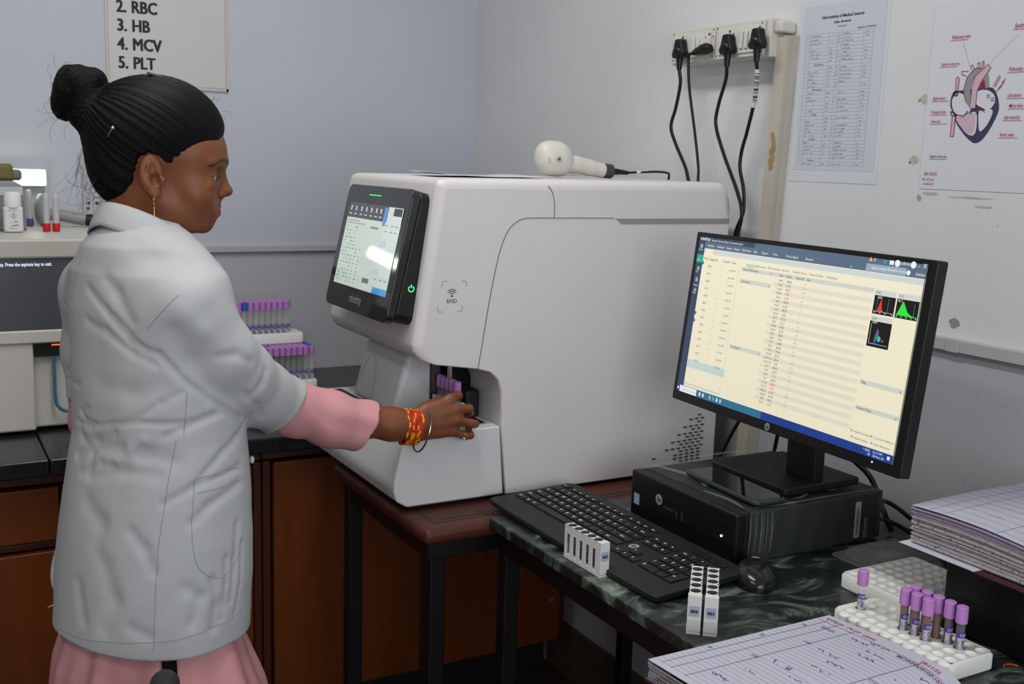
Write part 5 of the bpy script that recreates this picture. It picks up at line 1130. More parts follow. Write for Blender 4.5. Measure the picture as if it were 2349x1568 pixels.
# ---- the woman: frames (metres)
PH=math.radians(28); FV=np.array([math.cos(PH),math.sin(PH),0]); RV=np.array([math.sin(PH),-math.cos(PH),0])
HO=np.array([.392,1.91,1.509]); hp_=math.radians(-19)
HX=np.array([math.cos(hp_),math.sin(hp_),0]); HY=np.array([-math.sin(hp_),math.cos(hp_),0]); HR=np.column_stack([HX,HY,[0,0,1]])
def hd(x,y,z): return HO+(HX*x+HY*y)*.001+np.array([0,0,z*.001])
def skin_solid():
    s=Solid(); E=lambda c,r,k=12,op='+':s.ell(hd(*c),np.array(r)*.001,k*.001,op,HR)
    Cp=lambda a,b,ra,rb=None,k=8,op='+':s.cap(hd(*a),hd(*b),ra*.001,None if rb is None else rb*.001,k*.001,op)
    E((-2,0,62),(100,73,86)); E((52,0,44),(57,62,58),20); E((46,0,-8),(52,60,54),20)
    for q in (1,-1):
        E((62,30*q,-22),(27,27,30),18); Cp((0,52*q,-30),(58,24*q,-70),15,14,22)
    E((36,0,-50),(42,46,34),20); E((69,0,-69),(16,19,17),14); E((78,0,-45),(18,25,23),10)
    Cp((95,0,26),(106,0,-10),6.5,8,8); E((107.5,0,-14.5),(10.3,10.5,9.3),5); Cp((100,0,-22),(94,0,-30),4.5,5,5)
    for q in (1,-1):
        E((98.5,12*q,-18),(9.5,7.5,8.6),4); Cp((102,8*q,34),(86,42*q,34),7,6,11)
        E((101,31*q,13),(12.5,16,10.5),9,'-'); E((83,31*q,9),(13.9,15,13.6),3)
        E((97.5,32.5*q,8.3),(10,14.5,4.7),1.2,'-')          # eye opening, gaze lowered
        Cp((84,44*q,-4),(94,20*q,-6),5,4,8); E((102,6*q,-25.5),(4,2.6,2.2),1.5,'-')
    Cp((93.5,0,-40.5),(82,21*q,-46),4.9,2.9,3); pass
    for q in(1,-1): Cp((91.2,0,-52.3),(81,18*q,-48.5),5.9,3.3,3); Cp((99.5,0,-46.6),(82,22*q,-47.2),1.1,1.0,1.5,'-')
    # ears
    for q in (1,-1):
        ax=np.array([.93,.36*q*1,0]) ; ax/=np.linalg.norm(ax); t=HX*ax[0]+HY*(-ax[1])*-1*-1; 
        X=HX*.95+HY*(-.30*q)*-1*-1; X/=np.linalg.norm(X); N_=np.cross([0,0,1],X); Rr=np.column_stack([X,N_,[0,0,1]])
        s.ell(hd(-6,75*q,12),np.array([19,8.5,32])*.001,.004,'+',Rr)
        s.ell(hd(-4,86*q,17),np.array([13.5,8.5,23])*.001,.002,'-',Rr); s.ell(hd(2,83*q,4),np.array([8.5,13,12])*.001,.002,'-',Rr); s.cap(hd(-8,81*q,30),hd(-11,80*q,2),.0024,.0024,.002)
        s.cap(hd(13,76*q,4),hd(12,76*q,-4),.0042,.003,.004); s.ell(hd(-1,75*q,-19),np.array([9,5,9])*.001,.005)
    s.cap(hd(-38,0,-115),hd(0,0,-25),.053,.050,.03); s.cap(hd(-45,0,-40),hd(-30,0,20),.045,.05,.03)
    # torso, arms
    s.loft([(.80,.352,1.87,.10,.14),(1.08,.37,1.87,.09,.125),(1.3,.36,1.87,.085,.13),(1.38,.355,1.87,.06,.10),(1.40,.355,1.87,.04,.06)],PH,.04)
    s.cap((.36,1.90,1.37),(.425,1.775,1.32),.045,.045,.04); s.cap((.36,1.90,1.37),(.30,2.02,1.32),.045,.045,.04)
    s.chain([(.410,1.765,1.315),(.530,1.842,1.146),(.64,1.878,1.098),(.74,1.884,1.066),(.81,1.886,1.052),(.862,1.884,1.0435)],[.045,.038,.035,.032,.0295,.0265],.02)
    s.chain([(.30,2.02,1.315),(.285,2.045,1.09),(.325,2.055,1.0),(.36,2.05,.90)],[.043,.028,.027,.023],.02)
    s.ell((.372,2.045,.855),(.018,.034,.040),.015)
    for i,(dy,L) in enumerate(((-.026,.058),(-.009,.066),(.009,.062),(.026,.048))): s.chain([(.375,2.045+dy,.83),(.388,2.045+dy*1.1,.83-L*.55),(.384,2.045+dy*1.1,.83-L)],[.0095,.0085,.007],.004)
    s.chain([(.38,2.02,.87),(.395,2.0,.84),(.40,1.998,.815)],[.011,.0095,.0075],.006)
    # right hand: w = width axis (thumb side up), n = back of hand
    E2=s
    def P(x,z,y=1.885): return (x,y,z)
    s.ell((.915,1.889,1.052),(.044,.0155,.036),.014)
    for a,b in ((P(.872,1.066,1.889),P(.937,1.088,1.891)),(P(.872,1.052,1.887),P(.948,1.070,1.886)),(P(.872,1.038,1.886),P(.948,1.049,1.884)),(P(.872,1.026,1.887),P(.940,1.026,1.886))): s.cap(a,b,.0135,.0098,.010)
    F=[([P(.935,1.090,1.892),P(.962,1.092,1.908),P(.974,1.086,1.928),P(.978,1.077,1.944)],[.0098,.0090,.0080,.0072]),
       ([P(.948,1.070,1.886),P(.980,1.066,1.893),P(.992,1.052,1.912),P(.990,1.040,1.930)],[.0100,.0091,.0082,.0074]),
       ([P(.948,1.048,1.884),P(.983,1.037,1.887),P(.998,1.032,1.899),P(1.000,1.030,1.917)],[.0098,.0088,.0080,.0070]),
       ([P(.940,1.025,1.886),P(.970,1.0125,1.888),P(.985,1.0105,1.893),P(.987,1.022,1.908)],[.0090,.0080,.0074,.0064])]
    for pts,r in F:
        for i in range(3): s.cap(pts[i],pts[i+1],r[i],r[i+1],.0045 if i else .008)
    s.cap((.885,1.897,1.072),(.925,1.915,1.082),.0135,.011,.012); s.cap((.925,1.915,1.082),(.955,1.932,1.068),.0105,.0085,.004); s.cap((.955,1.932,1.068),(.975,1.944,1.055),.0088,.0072,.004)
    # legs and feet
    for q in (1,-1):
        bx,by=.352+RV[0]*.085*q,1.87+RV[1]*.085*q
        s.chain([(bx,by,.84),(bx+.01,by,.48),(bx,by,.09)],[.085,.055,.036],.02); s.chain([(bx,by,.05),(bx+FV[0]*.13,by+FV[1]*.13,.035)],[.036,.026],.02)
    return s
COATROWS=[(1.436,.352,1.875,.048,.060),(1.422,.352,1.873,.066,.084),(1.405,.352,1.87,.082,.105),(1.362,.358,1.87,.100,.140),(1.303,.362,1.87,.109,.155),(1.228,.368,1.87,.114,.158),(1.152,.372,1.87,.121,.158),(1.091,.372,1.87,.121,.159),(1.037,.369,1.87,.127,.167),(.983,.365,1.87,.132,.173),(.921,.361,1.87,.137,.179),(.842,.356,1.87,.14,.184),(.762,.351,1.87,.141,.184),(.745,.350,1.87,.141,.184)]
def coat_solid():
    s=Solid()
    s.loft(COATROWS,PH,.03,2.2)
    s.ell((.352,1.885,1.39),(.075,.09,.055),.03)
    s.cap((.352,1.89,1.375),(.400,1.775,1.318),.050,.056,.05); s.cap((.352,1.89,1.375),(.299,2.02,1.320),.052,.056,.05)
    s.chain([(.395,1.755,1.318),(.448,1.774,1.229),(.488,1.801,1.187),(.534,1.836,1.145),(.592,1.872,1.107),(.648,1.880,1.075)],[.056,.063,.062,.059,.055,.053],.012)
    s.chain([(.296,2.025,1.300),(.290,2.045,1.20),(.292,2.05,1.08)],[.056,.046,.043],.025)
    # cuffs and hem are cut and hollowed
    def cut(c,n,R):
        c=np.array(c); n=np.array(n,float); n/=np.linalg.norm(n)
        s.put(lambda P:np.maximum(-((P-c)@n),np.sqrt(((P-c)**2).sum(1))-R),c-R,c+R,.0,'-')
    cut((.594,1.872,1.108),(.74,0,-.67),.13); s.cap((.585,1.869,1.112),(.70,1.885,1.04),.0475,.0475,.002,'-')
    cut((.285,2.05,1.098),(0,0,-1),.075); s.cap((.285,2.05,1.10),(.285,2.05,1.0),.040,.040,.002,'-')
    s.loft([(.70,.350,1.87,.128,.171),(.762,.351,1.87,.128,.171),(.79,.353,1.87,.127,.170)],PH,.002,2.2,'-')
    return s
def kurta_solid():
    s=Solid()
    s.loft([(.30,.375,1.87,.20,.262),(.511,.363,1.87,.176,.229),(.623,.358,1.87,.156,.205),(.681,.351,1.87,.144,.188),(.74,.351,1.87,.126,.169),(.80,.353,1.87,.119,.162),(.86,.353,1.87,.11,.15)],PH,.01,2.1)
    return s
def pink_sleeve(left=False):
    s=Solid()
    if left: s.chain([(.288,2.05,1.13),(.290,2.052,1.07),(.325,2.055,1.0),(.345,2.052,.95)],[.039,.0405,.040,.037],.01); return s
    s.chain([(.545,1.845,1.138),(.61,1.874,1.102),(.68,1.884,1.076),(.76,1.886,1.051),(.84,1.884,1.026)],[.041,.0455,.0475,.0435,.042],.03)
    c=np.array((.751,1.888,1.05)); n=np.array([.866,0,-.5])
    s.put(lambda P:np.maximum(-((P-c)@n),np.sqrt(((P-c)**2).sum(1))-.13),c-.13,c+.13,.0,'-')
    s.cap((.715,1.892,1.060),(.85,1.88,1.0165),.0368,.0368,.002,'-')
    return s
def hair_solid():
    s=Solid(); E=lambda c,r,k=12,op='+':s.ell(hd(*c),np.array(r)*.001,k*.001,op,HR)
    E((-10,0,80),(117,82,95)); E((-54,0,24),(64,64,64),20); E((-60,0,0),(40,50,45),15)
    E((-128,0,140),(40,40,46),8); E((-150,6,122),(23,30,28),6); E((-112,-14,112),(32,26,38),8); E((-104,0,160),(22,26,22),6); E((-136,-22,150),(24,20,34),5)
    poly=np.array([(125,110),(110,98),(104,82),(97,60),(84,43),(64,27),(48,12),(37,2),(28,9),(15,26),(8,40),(-10,46),(-25,38),(-33,14),(-38,-6),(-58,-26),(-85,-40),(-110,-70),(-60,-120),(140,-120),(140,110)],float)*.001
    def fn(P):
        q=P-HO; x=q@HX; z=q[:,2]; y=q@HY; p=np.column_stack([x+ .25*np.minimum(0,0*y),z]); d=np.full(len(p),9.); sg=np.zeros(len(p),int)
        for a,b in zip(poly,np.roll(poly,-1,0)):
            e=b-a; w_=p-a; t=np.clip((w_@e)/(e@e),0,1); d=np.minimum(d,((w_-t[:,None]*e)**2).sum(1))
            c=((a[1]>p[:,1])!=(b[1]>p[:,1]))&(p[:,0]<(b[0]-a[0])*(p[:,1]-a[1])/(b[1]-a[1]+1e-12)+a[0]); sg+=c
        return np.where(sg%2==1,-1,1)*np.sqrt(d)
    s.put(fn,HO-.2,HO+.2,.006,'-')
    return s
FOLDS=[([[0.2595,1.8385,1.3383],[0.2791,1.7966,1.3078],[0.3087,1.7587,1.2604],[0.3453,1.7312,1.2419]],0.007,0.006),([[0.2883,1.7826,1.2989],[0.3014,1.7664,1.2812],[0.3255,1.744,1.2479]],0.006,0.0055),([[0.2814,1.8018,1.3565],[0.2937,1.7807,1.3364],[0.3094,1.7573,1.2946]],0.012,0.004),([[0.2563,1.8377,1.2855],[0.2781,1.7972,1.2728],[0.3122,1.7552,1.2427],[0.3408,1.7332,1.2272]],0.008,0.005),([[0.3454,1.7311,1.244],[0.3669,1.7215,1.2178],[0.3852,1.7177,1.1968],[0.4203,1.7201,1.1679],[0.4591,1.7376,1.1376],[0.4839,1.7602,1.1192]],0.0055,0.011),([[0.2412,1.8757,1.1126],[0.2549,1.834,1.1127],[0.2774,1.7918,1.1232],[0.313,1.7498,1.1323],[0.3461,1.7274,1.1322],[0.3784,1.7174,1.1328]],0.005,0.006),([[0.2521,1.8405,1.1422],[0.2451,1.8603,1.1312],[0.2491,1.8482,1.121],[0.2591,1.8248,1.1195]],0.006,0.005),([[0.3782,1.7173,1.1222],[0.4123,1.7179,1.1368],[0.4523,1.7335,1.1442]],0.006,0.005),([[0.305,1.7573,1.1321],[0.3469,1.7277,1.1653],[0.3796,1.7181,1.183]],0.007,0.0035),([[0.2378,1.8648,1.0567],[0.2612,1.8192,1.0878],[0.2819,1.7851,1.1092]],0.01,0.006),([[0.2397,1.8454,1.0318],[0.2634,1.8048,1.0569],[0.2799,1.7783,1.0562]],0.008,0.004),([[0.3505,1.7252,1.1109],[0.3911,1.7161,1.1319],[0.4399,1.7269,1.1431]],0.007,0.004),([[0.4045,1.7094,1.0442],[0.4411,1.7242,1.0742],[0.4679,1.7433,1.0918],[0.4926,1.7733,1.1109]],0.007,0.005),([[0.3432,1.7145,1.004],[0.3948,1.7071,1.0307],[0.4733,1.7409,1.0439]],0.008,0.004),([[0.2968,1.7378,0.9568],[0.3131,1.7208,0.9309],[0.3237,1.7106,0.8961]],0.012,0.004),([[0.3846,1.7008,0.9705],[0.414,1.7058,0.9943],[0.4681,1.7339,1.0164]],0.01,0.004),([[0.4172,1.698,0.8701],[0.4239,1.6992,0.8232],[0.4157,1.6971,0.7876]],0.01,0.005),([[0.4419,1.7093,0.8997],[0.4407,1.7069,0.8553],[0.4318,1.7033,0.7973]],0.006,0.005),([[0.4653,1.7265,0.951],[0.4589,1.7189,0.8936],[0.4487,1.7115,0.8216]],0.006,0.005),([[0.4736,1.7311,0.9178],[0.4688,1.7249,0.8438],[0.4576,1.7183,0.7941]],0.004,0.004),([[0.3739,1.693,0.8645],[0.3942,1.6922,0.8464],[0.3793,1.6912,0.8046]],0.012,0.004),([[0.244,1.8188,0.9906],[0.2581,1.7852,0.962],[0.2504,1.7869,0.9183]],0.02,0.004),([[0.2601,1.7682,0.8936],[0.2688,1.7497,0.8395],[0.2559,1.7609,0.7927]],0.02,0.005),([[0.2904,1.7256,0.8004],[0.314,1.7088,0.7877]],0.012,0.004),([[0.2259,1.8185,0.8512],[0.2288,1.804,0.7956]],0.014,0.004),([[0.4323,1.7081,1.2405],[0.4607,1.7099,1.2406],[0.4888,1.7219,1.2238]],0.009,0.004),([[0.5212,1.7462,1.2026],[0.5119,1.7403,1.1821],[0.4899,1.7407,1.1616]],0.008,0.004),([[0.3777,1.7015,1.3104],[0.411,1.7028,1.2811],[0.4323,1.7075,1.2512]],0.02,-0.004),([[0.4814,1.7361,1.1706],[0.5093,1.7577,1.1415],[0.5231,1.7797,1.1165]],0.007,0.004),([[0.3664,1.7134,1.2817],[0.3932,1.7172,1.2308],[0.4205,1.7193,1.1931]],0.018,0.003),([[0.2416,1.9774,1.2934],[0.2387,1.9168,1.2352],[0.2468,2.0242,1.1703]],0.007,0.004),([[0.25,2.0254,1.1541],[0.2438,1.8686,1.1773]],0.006,0.004),([[0.2808,1.8078,1.3697],[0.3325,1.7627,1.3868],[0.3857,1.7317,1.375]],0.03,0.003),([[0.3186,1.7909,1.4121],[0.3517,1.7583,1.3938],[0.3962,1.7472,1.3871]],0.02,0.003),([[0.2688,1.8095,1.1869],[0.3064,1.7577,1.1801],[0.3537,1.7255,1.1899]],0.02,0.003),([[0.2605,1.8194,1.0842],[0.3208,1.7414,1.0828],[0.3628,1.7172,1.0701]],0.016,0.005),([[0.252,1.8183,1.0341],[0.2906,1.7637,1.0516],[0.3369,1.7248,1.0495]],0.014,0.004),([[0.2439,1.8645,1.0971],[0.2543,1.8264,1.0684],[0.2468,1.8286,1.0319]],0.009,0.004),([[0.3216,1.7426,1.1039],[0.3039,1.7576,1.0877],[0.2858,1.7726,1.0643]],0.012,-0.004)]
SEAMS=[[[0.2697,1.8781,1.4162],[0.2574,1.8723,1.3899],[0.2495,1.8745,1.3636],[0.245,1.8814,1.3388],[0.2413,1.8828,1.3057],[0.2404,1.8888,1.2732],[0.2402,1.8936,1.2316],[0.2396,1.8932,1.1942],[0.2424,1.874,1.1741]],[[0.3848,1.7174,1.182],[0.3812,1.7171,1.1398],[0.378,1.7172,1.1129]],[[0.3667,1.7194,1.1042],[0.3558,1.7173,1.0565],[0.3457,1.7134,1.004],[0.3374,1.711,0.9595],[0.3311,1.7084,0.9147],[0.3245,1.7052,0.8317],[0.32,1.7045,0.7607]],[[0.3736,1.7072,1.3398],[0.3571,1.7119,1.3235],[0.3427,1.7242,1.3033],[0.331,1.737,1.2841]],[[0.5583,1.7791,1.1688],[0.533,1.7616,1.1538],[0.5154,1.7607,1.1403],[0.5014,1.7696,1.1268]],[[0.3932,1.7085,1.0414],[0.3901,1.7059,1.0193],[0.3859,1.7022,0.9846],[0.3839,1.6992,0.9536],[0.386,1.6959,0.9206],[0.3922,1.6947,0.8978],[0.4098,1.6963,0.878],[0.4249,1.7005,0.8709],[0.437,1.7057,0.87],[0.4542,1.7155,0.8804],[0.4664,1.7245,0.8982],[0.4794,1.7381,0.9377]],[[0.3953,1.7087,1.0426],[0.4313,1.7156,1.0422],[0.456,1.728,1.0434],[0.4802,1.7474,1.0414]],[[0.3942,1.7058,1.0188],[0.4303,1.7131,1.0195],[0.455,1.7252,1.0219],[0.4833,1.7488,1.021]],[[0.2001,1.8696,0.7592],[0.222,1.8121,0.7616],[0.255,1.7597,0.7693],[0.3076,1.7121,0.7772],[0.3517,1.6939,0.7804],[0.4005,1.6931,0.7877],[0.4401,1.7078,0.7901],[0.473,1.7314,0.7939]]]
# ------------------------------------------------------------------ the woman
def fractal(P,f,seed):
    r=np.random.RandomState(seed); o=np.zeros(len(P))
    for k in range(5):
        d=r.randn(3); d/=np.linalg.norm(d); o+=np.sin(P@d*f*(1+.35*k)+r.rand()*6.28)/(1+.3*k)
    return o/3
def solid_obj(s,h,name,m,parent,extra=None,attr=None,smoothit=1,**k):
    V,Q=s.mesh(h,extra); me=bpy.data.meshes.new(name); im=np.array(wm(parent).inverted()) if parent else np.eye(4)
    W=V@im[:3,:3].T+im[:3,3]; me.vertices.add(len(W)); me.vertices.foreach_set('co',W.ravel())
    me.loops.add(Q.size); me.loops.foreach_set('vertex_index',Q.ravel().astype(np.int32)); me.polygons.add(len(Q))
    me.polygons.foreach_set('loop_start',np.arange(0,Q.size,4,dtype=np.int32)); me.polygons.foreach_set('loop_total',np.full(len(Q),4,dtype=np.int32))
    me.polygons.foreach_set('use_smooth',np.ones(len(Q),bool)); me.update(calc_edges=True); me.validate()
    if attr is not None:
        for nm,fn in attr.items():
            a=me.attributes.new(nm,'FLOAT','POINT'); a.data.foreach_set('value',fn(V).astype(np.float32))
    me.materials.append(m); o=bpy.data.objects.new(name,me); COL.objects.link(o); o.parent=parent
    if smoothit: md=o.modifiers.new('smooth','SMOOTH'); md.iterations=smoothit; md.factor=.5
    return o
wo=thing('person','woman in a white lab coat over a pink kurta, reaching into the big analyser','person',(.352,1.87,0))
skm=mat('skin','#7a472b',.48,sss=.08,bump=.06,bscale=900,var=.06,vscale=30); nt=skm.node_tree; N=nt.nodes; L=nt.links; b=N['Principled BSDF']; old=b.inputs['Base Color'].links[0].from_socket
def mixin(attr,col,old):
    at=N.new('ShaderNodeAttribute'); at.attribute_name=attr; mx=N.new('ShaderNodeMix'); mx.data_type='RGBA'; L.new(at.outputs['Fac'],mx.inputs[0]); L.new(old,mx.inputs[6]); mx.inputs[7].default_value=rgb(col); return mx.outputs[2]
L.new(mixin('brow','#17100d',mixin('lips','#8e3f45',old)),b.inputs['Base Color'])
def loc(V): q=V-HO; return q@HX*1000,q@HY*1000,q[:,2]*1000
def lips(V):
    x,y,z=loc(V); a=np.abs(y); up=-37.2-a*.30+1.0*np.exp(-((a-5)/3)**2); lo=-58.3+a*.46; f=np.minimum(np.clip((up-z)/1.2,0,1),np.clip((z-lo)/1.2,0,1)); return f*(x>74)*(a<21)*.95
def brow(V):
    x,y,z=loc(V); a=np.abs(y); c=34.5+3.0*np.sin(np.clip((a-8)/38,0,1)*3.0)-.10*np.maximum(a-34,0)*4; w=4.0-.07*np.maximum(a-20,0); w=np.maximum(w,.6)
    lash=np.exp(-((z-13.0+ .014*(a-32)**2)/1.1)**2)*(np.abs(a-32)<16)*(x>84)
    hl=0
    return np.clip(1.25-np.abs(z-c)/w,0,1)*(a>6)*(a<52)*(x>60)*.93+lash*.8
body=solid_obj(skin_solid(),.0021,'body',skm,wo,attr=dict(lips=lips,brow=brow),smoothit=2)
# eyes
for q in (1,-1):
    mb=MB().use(mat('eye_white','#a39b92',.15)); c_=Vector(hd(83.2,31*q,8.8)); mb.ell(c_,(.0124,.0124,.0124))
    gz=Vector(HX*.90+HY*0+np.array([0,0,-.22])).normalized(); F=frame(c_+gz*.0113,Vector(HY),gz.cross(Vector(HY)),gz)
    mb.use(mat('iris','#23140d',.08)); mb.ell((0,0,0),(.0064,.0064,.0021),F); obj(mb,'eye',None,wo,smooth=80)
    mb=MB(); 
    for k in range(13):
        a=(k-6)/6; p=Vector(hd(97.0-6.0*a*a*1.2,(32+14*a)*q,12.4-2.4*a*a)); d_=Vector(HX*.9+HY*(.35*a*q)+np.array([0,0,-.35])); mb.tube([p,p+d_*.005,p+d_*.008+Vector((0,0,.0018))],[.0004,.0003,.0001],4)
    obj(mb,'eyelashes',mat('lash','#0b0807',.5),wo)
# clothes
cloth=mat('coat_cotton','#b5b7b9',.82,bump=.12,bscale=900,var=.03,vscale=6)
cs=coat_solid()
for P,wd,am in FOLDS: cs.dent(P,wd*.85,am*1.05)
ce=lambda P:.0012*fractal(P*np.array([1,1,1.5]),38,3)
coat=solid_obj(cs,.0031,'lab_coat',cloth,wo,extra=ce,smoothit=2)
from mathutils.bvhtree import BVHTree
dg=bpy.context.evaluated_depsgraph_get(); cev=coat.evaluated_get(dg).to_mesh(); cw=wm(coat); bvh=BVHTree.FromPolygons([cw@v.co for v in cev.vertices],[tuple(p.vertices) for p in cev.polygons]); coat.evaluated_get(dg).to_mesh_clear()
for P in SEAMS:
    mb=MB()
    L_=[]
    for p in spline([Vector(p) for p in P],6):
        q,nn,_,_=bvh.find_nearest(p)
        if q is not None: L_.append(q+nn*.0001)
    mb.tube(L_,.00055,5); obj(mb,'seam',mat('seam_thread','#8d8f90',.9),coat)
pink=mat('pink_cotton','#c88e92',.85,bump=.1,bscale=900,var=.04,vscale=8)
def pleat(P):
    th=np.arctan2((P[:,1]-1.87),(P[:,0]-.355)); f=np.clip((.80-P[:,2])/.15,0,1); return f*(.006*np.sin(th*9+1.0)+.004*np.sin(th*17+P[:,2]*4))
ks=kurta_solid()
sl=lambda P:np.abs((P-np.array([.340,1.70,0]))@np.array([.94,-.25,0]))-.012-.10*(.76-P[:,2])*.35
ks.put(lambda P:np.maximum(sl(P),P[:,1]-1.80),(.30,1.55,.25),(.46,1.80,.80),.004,'-')
solid_obj(ks,.0042,'kurta',pink,wo,extra=pleat,smoothit=2)
lg=Solid()
for q in (1,-1):
    bx,by=.352+RV[0]*.080*q,1.87+RV[1]*.080*q; lg.chain([(bx,by,.84),(bx+.01,by,.48),(bx,by,.10)],[.091,.062,.043],.02)
solid_obj(lg,.007,'leggings',mat('leggings_black','#0d0c0e',.7,bump=.3,bscale=200),wo,smoothit=1)
for q in (1,-1):
    bx,by=.352+RV[0]*.085*q,1.87+RV[1]*.085*q; M_=T(bx+FV[0]*.055,by+FV[1]*.055,0)@RZ(PH); mb=MB().prism([(-.10,-.03),(-.07,-.042),(.06,-.045),(.12,-.03),(.13,0),(.12,.03),(.06,.042),(-.07,.035),(-.10,.025)],.014,M_,.001); obj(mb,'sandal',mat('sandal_brown','#2a1a12',.6),wo,bevel=.004)
we=lambda P:np.clip((.765-P[:,0]+(P[:,2]-1.05)*.58)/.03,0,1)*.0022*np.sin((P[:,0]*.75+P[:,2]*1.0+P[:,1]*.4)*95+np.sin(P[:,0]*40)*1.2)*np.clip((P[:,0]-.6)/.03,0,1)*np.clip((1.125-P[:,2])/.05,0,1)
solid_obj(pink_sleeve(),.0026,'sleeve',pink,wo,extra=we,smoothit=2); solid_obj(pink_sleeve(True),.004,'sleeve',pink,wo,smoothit=1)
# collar
cc=np.array([.358,1.895,0]); 
def collar(u,v):
    th=math.pi*(1.92*u-.96); c,s_=math.cos(th),math.sin(th)   # th=0 back, + right side
    dirv=-FV*c+RV*s_; top=1.474-.034*(1-c)-.02*max(0,abs(th)-2.2); ra=.064+.004*(1-c)*.5; out_=.020+.012*(1-c)
    r_=ra+out_*v; z=top-.036*v**1.2+.002*math.sin(v*math.pi); 
    r_+=.0015*math.sin(v*math.pi)
    return tuple(cc+dirv*r_*np.array([1.0,1.0,0])+FV*.012*(1-c)*.5*0+np.array([0,0,z-.012*abs(s_)*v]))
mb=MB().grid(collar,48,8); co=obj(mb,'collar',cloth,coat,smooth=80); md=co.modifiers.new('s','SOLIDIFY'); md.thickness=.0022; md.offset=0
# lapel turned back at the chest
def lapel(u,v):
    a=np.array([.462,1.83,1.372]); e=np.array([.500,1.868,1.25]); p=a*(1-u)+e*u; w_=FV*.018+RV*.004; return tuple(p+w_*v*(math.sin(math.pi*min(1,u*.9+.12)))+np.array([0,0,.006*math.sin(v*3)]))
mb=MB().grid(lapel,16,5); la=obj(mb,'lapel',cloth,coat,smooth=80); md=la.modifiers.new('s','SOLIDIFY'); md.thickness=.002
# belt flap hanging at the back left
FL=[(.232,1.95,.965),(.218,1.945,.924),(.206,1.95,.855),(.204,1.95,.807),(.209,1.95,.784),(.188,1.95,.766)]
FLs=spline([Vector(p) for p in FL],6)
mb=MB(); nF=len(FLs)-1; mb.grid(lambda u,v:tuple(FLs[round(v*nF)]+Vector((.024*u*(1 if v<.9 else .6)+.006*math.sin(v*9),-.012*u,.004*math.sin(u*3+v*6)))),6,nF); fl=obj(mb,'coat_flap',cloth,coat,smooth=80); md=fl.modifiers.new('s','SOLIDIFY'); md.thickness=.0022
mb=MB()
mb.ell((.207,1.937,.792),(.006,.003,.006)); obj(mb,'button',mat('button_pearl','#c9c9c6',.3),coat); mb=MB(); mb.ell((.515,1.812,1.033),(.004,.006,.007)); obj(mb,'button',mat('button_pearl','#c9c9c6',.3),coat)
# hair
hm=bpy.data.materials.new('hair_black'); hm.use_nodes=True; nt=hm.node_tree; N=nt.nodes; L=nt.links; b=N['Principled BSDF']; b.inputs['Base Color'].default_value=rgb('#070505'); b.inputs['Roughness'].default_value=.55; b.inputs['Specular IOR Level'].default_value=.16
at=N.new('ShaderNodeAttribute'); at.attribute_name='flow'; n1=N.new('ShaderNodeTexNoise'); n1.noise_dimensions='1D'; n1.inputs['Scale'].default_value=60; n1.inputs['Detail'].default_value=5; L.new(at.outputs['Fac'],n1.inputs['W'])
bp=N.new('ShaderNodeBump'); bp.inputs['Strength'].default_value=.6; bp.inputs['Distance'].default_value=.003; L.new(n1.outputs[0],bp.inputs['Height']); L.new(bp.outputs[0],b.inputs['Normal'])
def flow(V):
    x,y,z=loc(V); bun=((x+128)/44)**2+(y/44)**2+((z-138)/52)**2<1.25
    u=np.array([-.82,0,.57]); c=np.array([-20.,0,70.]); q=np.column_stack([x,y,z])-c; e1=np.array([0,1.,0]); e2=np.cross(u,e1); az=np.arctan2(q@e2,q@e1)
    ab=np.arctan2(z-138,x+128)*1.0+ (y)*.05
    return np.where(bun,ab*.8+7,az)
def hx_(P):
    f=flow(P); x,y,z=loc(P); fade=np.clip((z-(x-40)*.62-26)/26,.0,1)*np.clip((65-x)/30+.4*(z>100),0,1)+.0; return fade*( .0010*np.sin(f*38+2*np.sin(f*7))+.0006*np.sin(f*90))
solid_obj(hair_solid(),.0021,'hair',hm,wo,extra=hx_,attr=dict(flow=flow),smoothit=3)
rq=random.Random(21); mb=MB()
def strand(p,d,n,curl,st=.006,r=.00022):
    P=[Vector(p)]; d=Vector(d).normalized(); ax=Vector((rq.uniform(-1,1),rq.uniform(-.3,.3),rq.uniform(-1,1))).normalized()
    for k in range(n): d=(Matrix.Rotation(curl*rq.uniform(.5,1.5),3,Vector((.2,1,0)).normalized())@d+Vector((rq.uniform(-.1,.1),0,rq.uniform(-.1,.1)))).normalized(); P.append(P[-1]+d*st)
    mb.tube(P,r,4)
for k in range(46): strand(hd(rq.uniform(-112,-78),rq.uniform(-50,10),rq.uniform(-36,6)),(-.5,0,-.9),rq.randint(6,14),rq.uniform(-.5,.5),.0045)
for k in range(26): strand(hd(rq.uniform(-128,-112),rq.uniform(-30,10),rq.uniform(10,70)),(-.25,0,-1),rq.randint(5,12),rq.uniform(-.18,.1),.006)
for k in range(22): strand(hd(rq.uniform(-165,-140),rq.uniform(-20,10),rq.uniform(90,175)),(-1,0,rq.uniform(-.8,.6)),rq.randint(4,9),rq.uniform(-.5,.5),.005)
for k in range(14): strand(hd(rq.uniform(70,104),rq.uniform(-30,20),rq.uniform(88,140)),(.8,0,.2),rq.randint(2,5),rq.uniform(-.3,.5),.004)
for k in range(0): strand(hd(rq.uniform(20,50),-68,rq.uniform(8,16)),(.2,-.1,-1),rq.randint(3,6),.1,.004)
lh=obj(mb,'loose_hair',mat('hair_strand','#15100e',.45),wo); lh['kind']='stuff'
